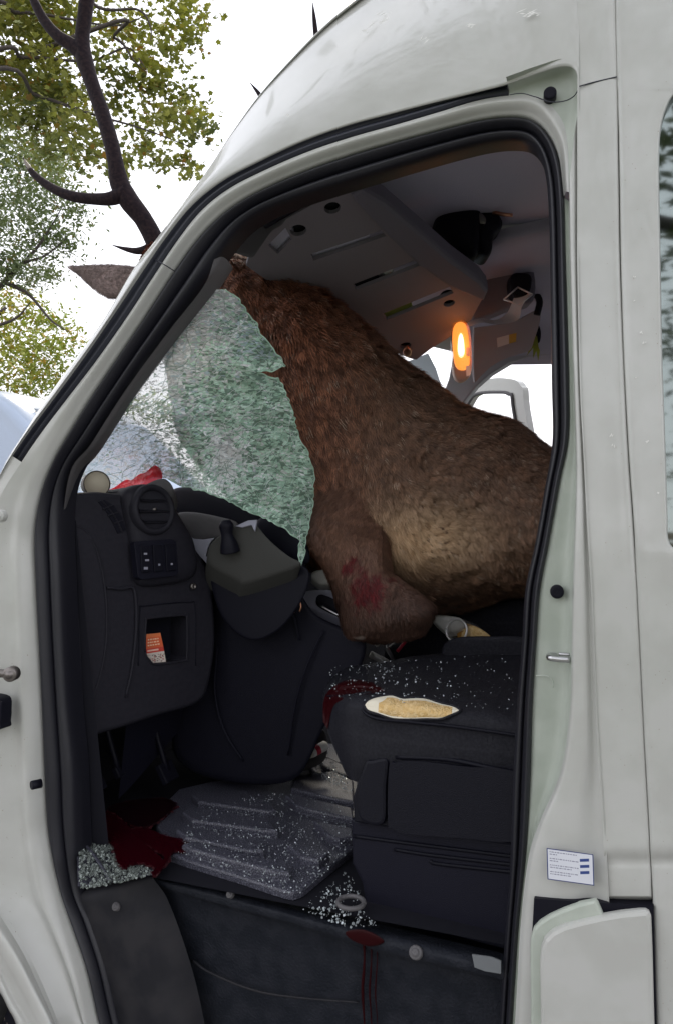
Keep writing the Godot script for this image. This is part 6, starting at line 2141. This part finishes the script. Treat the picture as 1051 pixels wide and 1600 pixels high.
func build_background() -> void:
	rng.seed = 201
	# maple overhead: trunk far out to the side, boughs reaching in
	var maple := thing("maple_tree", "overhanging broadleaf tree with lobed green and rusty leaves above the antler", "tree")
	var st := tool()
	var base := Vector3(-11.0, 0, -5.5)
	tube(st, PackedVector3Array([base, base + Vector3(0.2, 2.5, 0), base + Vector3(0.5, 5.5, 0.2), base + Vector3(0.8, 9, 0)]), [0.32, 0.24, 0.18, 0.06], 12, 20, 0.2)
	obj("trunk", done(st), M.bark, maple)
	var D := 6.6
	var fork := base + Vector3(0.5, 5.5, 0.2)
	for b in [[[-80, 40], [30, 20], [110, 30], [180, 40], [235, 22]], [[-60, 100], [40, 90], [140, 95], [200, 75], [230, 110]], [[60, -60], [150, 10], [215, 15], [235, 40], [236, 72]], [[-60, 120], [60, 150], [150, 180], [220, 200], [300, 230]], [[110, 60], [180, 60], [210, 95], [228, 112]]]:
		st = tool()
		var pp := PackedVector3Array([fork])
		for q in b:
			pp.append(UD(q[0], q[1], D))
		tube(st, pp, [0.05, 0.022, 0.014, 0.010, 0.007, 0.003], 8, 40, 0.2)
		obj("bough", done(st), M.bark, maple)
	var spots := []
	for s in [[0, 20, 90], [40, 60, 80], [20, 120, 70], [60, 20, 60], [90, 110, 60], [150, 30, 55], [195, 55, 48], [240, 30, 42], [285, 20, 42], [320, 28, 30], [300, 60, 30], [235, 95, 36], [262, 90, 34], [205, 130, 34], [250, 135, 40], [285, 150, 34], [305, 185, 34], [240, 170, 40], [275, 185, 36], [312, 215, 30], [328, 190, 18], [210, 190, 36], [215, 230, 40], [240, 250, 30], [190, 260, 34], [290, 255, 28], [300, 275, 22], [120, 190, 56], [90, 230, 60], [140, 240, 44], [60, 180, 56], [110, 150, 46], [185, 160, 30], [-30, 80, 90], [-40, 180, 70], [30, 0, 60], [100, 70, 50], [75, 150, 50], [20, 170, 60], [120, 130, 40], [160, 100, 36], [100, 0, 50], [150, 210, 40]]:
		spots.append([UD(s[0], s[1], D + rng.randf_range(-0.4, 1.0)), s[2] / FOC * D])
	leaves(maple, spots, 5200, 0.052, 1.0, Color(0.10, 0.125, 0.045), Color(0.42, 0.40, 0.09), 0, 0.12)
	# fine leaved tree behind it
	var ash := thing("fine_leaved_tree", "fine leaved grey green tree standing behind the lower antler tine", "tree")
	D = 12.0
	st = tool()
	var tb := UD(-90, 640, D)
	tb.y = 0
	tube(st, PackedVector3Array([tb, UD(-50, 520, D), UD(4, 445, D), UD(60, 385, D), UD(100, 320, D)]), [0.09, 0.07, 0.04, 0.022, 0.006], 10, 30, 0.2)
	obj("trunk", done(st), M.bark, ash)
	for b in [[[10, 430], [40, 410], [70, 400], [105, 372]], [[5, 440], [45, 460], [80, 500], [110, 520]], [[-50, 520], [20, 500], [50, 470]]]:
		st = tool()
		var pp := PackedVector3Array()
		for q in b:
			pp.append(UD(q[0], q[1], D))
		tube(st, pp, [0.035, 0.025, 0.016, 0.006], 8, 20, 0.2)
		obj("bough", done(st), M.bark, ash)
	spots = []
	for s in [[0, 230, 60], [50, 240, 55], [90, 260, 45], [20, 290, 60], [70, 310, 55], [110, 330, 34], [20, 350, 60], [70, 380, 50], [105, 380, 32], [40, 430, 40], [0, 410, 50], [80, 430, 28], [-40, 330, 70]]:
		spots.append([UD(s[0], s[1], D + rng.randf_range(-0.6, 0.6)), s[2] / FOC * D])
	leaves(ash, spots, 4600, 0.098, 1.0, Color(0.12, 0.16, 0.085), Color(0.34, 0.38, 0.23), 1, 0.06)
	# yellowing tree low down
	var birch := thing("yellowing_tree", "yellowing autumn tree above the pale parked vehicle", "tree")
	D = 17.0
	st = tool()
	tb = UD(-50, 700, D)
	tb.y = 0
	tube(st, PackedVector3Array([tb, UD(-46, 600, D), UD(-30, 520, D), UD(10, 480, D)]), [0.2, 0.15, 0.1, 0.03], 10, 20, 0.2)
	obj("trunk", done(st), M.bark, birch)
	spots = []
	for s in [[0, 480, 50], [40, 490, 45], [80, 505, 40], [105, 530, 26], [10, 540, 60], [60, 550, 50], [95, 560, 34], [20, 590, 60], [70, 600, 50], [110, 600, 26], [-40, 560, 70], [140, 620, 40], [190, 640, 40], [250, 640, 40]]:
		spots.append([UD(s[0], s[1], D + rng.randf_range(-0.8, 0.8)), s[2] / FOC * D])
	leaves(birch, spots, 1700, 0.155, 1.0, Color(0.22, 0.30, 0.07), Color(0.42, 0.42, 0.10), 1, 0.22, Color(0.5, 0.28, 0.06))
	# pale vehicle in front
	var car := thing("parked_van", "pale blue white van parked ahead beyond the smashed windscreen", "van")
	var cz := UD(30, 700, 7.0)
	var o := Vector3(cz.x, 0, cz.z)
	var body := []
	for k in 5:
		var zz := [-1.0, -0.9, 0.0, 0.9, 1.0][k] as float
		var sh := 0.12 if absf(zz) > 0.95 else 0.0
		body.append(PackedVector3Array([o + Vector3(2.3, 0.35, zz), o + Vector3(2.3 - sh, 0.9, zz), o + Vector3(2.2 - sh, 1.25 - sh, zz), o + Vector3(1.5 - sh, 1.45 - sh, zz), o + Vector3(0.7 - sh, 2.2 - sh, zz * 0.9), o + Vector3(0.0, 2.32 - sh, zz * 0.88), o + Vector3(-2.4, 2.32 - sh, zz * 0.88), o + Vector3(-2.6, 2.1 - sh, zz * 0.9), o + Vector3(-2.65, 0.35, zz)]))
	st = tool()
	add_grid(st, surface(body, 50, 20))
	for row in [cr(body[0], 50), cr(body[4], 50)]:
		var c := Vector3.ZERO
		for v in row:
			c += v / 50.0
		for i in 50:
			tri(st, c, row[i], row[(i + 1) % 50])
	obj("body", done(st), M.car_paint, car)
	st = tool()
	var wf := fr3(o + Vector3(1.42, 1.52, -0.8), o + Vector3(1.42, 1.52, 0.8), o + Vector3(0.78, 2.14, -0.75))
	for s in [1.0]:
		add_grid(st, straight([PackedVector3Array([o + Vector3(1.45, 1.53, -0.8), o + Vector3(1.45, 1.53, 0.8)]), PackedVector3Array([o + Vector3(0.80, 2.16, -0.72), o + Vector3(0.80, 2.16, 0.72)])], 4))
	obj("windscreen", done(st), M.car_glass, car)
	st = tool()
	for s in [[-0.35, 0.5], [-1.4, -0.5], [-2.4, -1.55]]:
		quad(st, o + Vector3(s[0], 1.35, 0.945), o + Vector3(s[1], 1.35, 0.945), o + Vector3(s[1] - 0.05, 1.95, 0.935), o + Vector3(s[0] + 0.03, 1.95, 0.935))
	obj("side_window", done(st), M.car_glass, car)
	for s in [[1.5, 0.85], [-1.7, 0.85], [1.5, -0.85], [-1.7, -0.85]]:
		st = tool()
		lathe(st, o + Vector3(s[0], 0.33, s[1]), Vector3(0, 0, signf(s[1])), [0, -0.1, 0.33, -0.1, 0.34, 0.0, 0.32, 0.1, 0.2, 0.11, 0.18, 0.08, 0, 0.08], 24)
		obj("wheel", done(st), M.tyre, car)
	# trees and a board fence across the road, behind the viewer: they shade the flank and show in the side window
	var k := 0
	for p in [[Vector3(-5.0, 0, 10.5), 7.0, "dense green tree at the far left of the row across the road"], [Vector3(-0.5, 0, 12.0), 8.5, "tallest dense tree of the row across the road"], [Vector3(4.0, 0, 10.8), 7.4, "round crowned green tree opposite the sliding door"], [Vector3(8.5, 0, 12.5), 8.0, "outermost dense tree of the row beyond the sliding door"]]:
		var t := thing("broadleaf_tree", p[2], "tree", "trees across the road")
		st = tool()
		var q: Vector3 = p[0]
		tube(st, PackedVector3Array([q, q + Vector3(0.1, 2, 0), q + Vector3(0, 5, 0.1)]), [0.25, 0.18, 0.08], 8, 10, 0.2)
		obj("trunk", done(st), M.bark, t)
		spots = []
		for n in 16:
			spots.append([q + Vector3(rng.randf_range(-1.9, 1.9), rng.randf_range(1.8, p[1] - 1.2), rng.randf_range(-1.4, 1.4)), rng.randf_range(0.9, 1.5)])
		leaves(t, spots, 130, 0.24, 1.0, Color(0.035, 0.05, 0.018), Color(0.10, 0.13, 0.04), 1, 0.08)
		k += 1
	var big := thing("spreading_tree", "broad spreading tree whose boughs hang over the near side of the van", "tree")
	st = tool()
	tube(st, PackedVector3Array([Vector3(3.4, 0, 7.2), Vector3(3.3, 2.4, 7.0), Vector3(3.0, 4.6, 6.4), Vector3(2.4, 7.0, 5.4)]), [0.4, 0.32, 0.24, 0.08], 12, 16, 0.2)
	obj("trunk", done(st), M.bark, big)
	for e in [Vector3(-1.0, 5.6, 3.4), Vector3(1.0, 5.4, 2.6), Vector3(4.5, 6.0, 3.2), Vector3(0.5, 7.2, 5.5)]:
		st = tool()
		tube(st, PackedVector3Array([Vector3(3.0, 4.4, 6.5), Vector3(3.0, 4.6, 6.4).lerp(e, 0.5) + Vector3(0, 0.4, 0), e]), [0.16, 0.10, 0.03], 8, 14, 0.2)
		obj("bough", done(st), M.bark, big)
	spots = []
	for n in 46:
		spots.append([Vector3(rng.randf_range(-2.6, 4.6), rng.randf_range(4.6, 8.0), rng.randf_range(-0.6, 7.0)), rng.randf_range(0.9, 1.4)])
	leaves(big, spots, 150, 0.24, 1.0, Color(0.05, 0.07, 0.025), Color(0.12, 0.15, 0.05), 1, 0.08)
	var fence := thing("board_fence", "low weathered board fence before the trees across the road", "fence")
	for n in 6:
		st = tool()
		block(st, Vector3(1.5 + 2.0 * (n % 2) * 0.0, 0.9 + n * 0.16, 8.2), Vector3(6.0, 0.13, 0.03), Basis(), 0.004)
		obj("board", done(st), M.wood, fence)
	for n in 4:
		st = tool()
		block(st, Vector3(-1.4 + n * 1.95, 0.95, 8.25), Vector3(0.1, 1.9, 0.08), Basis(), 0.006)
		obj("post", done(st), M.wood, fence)
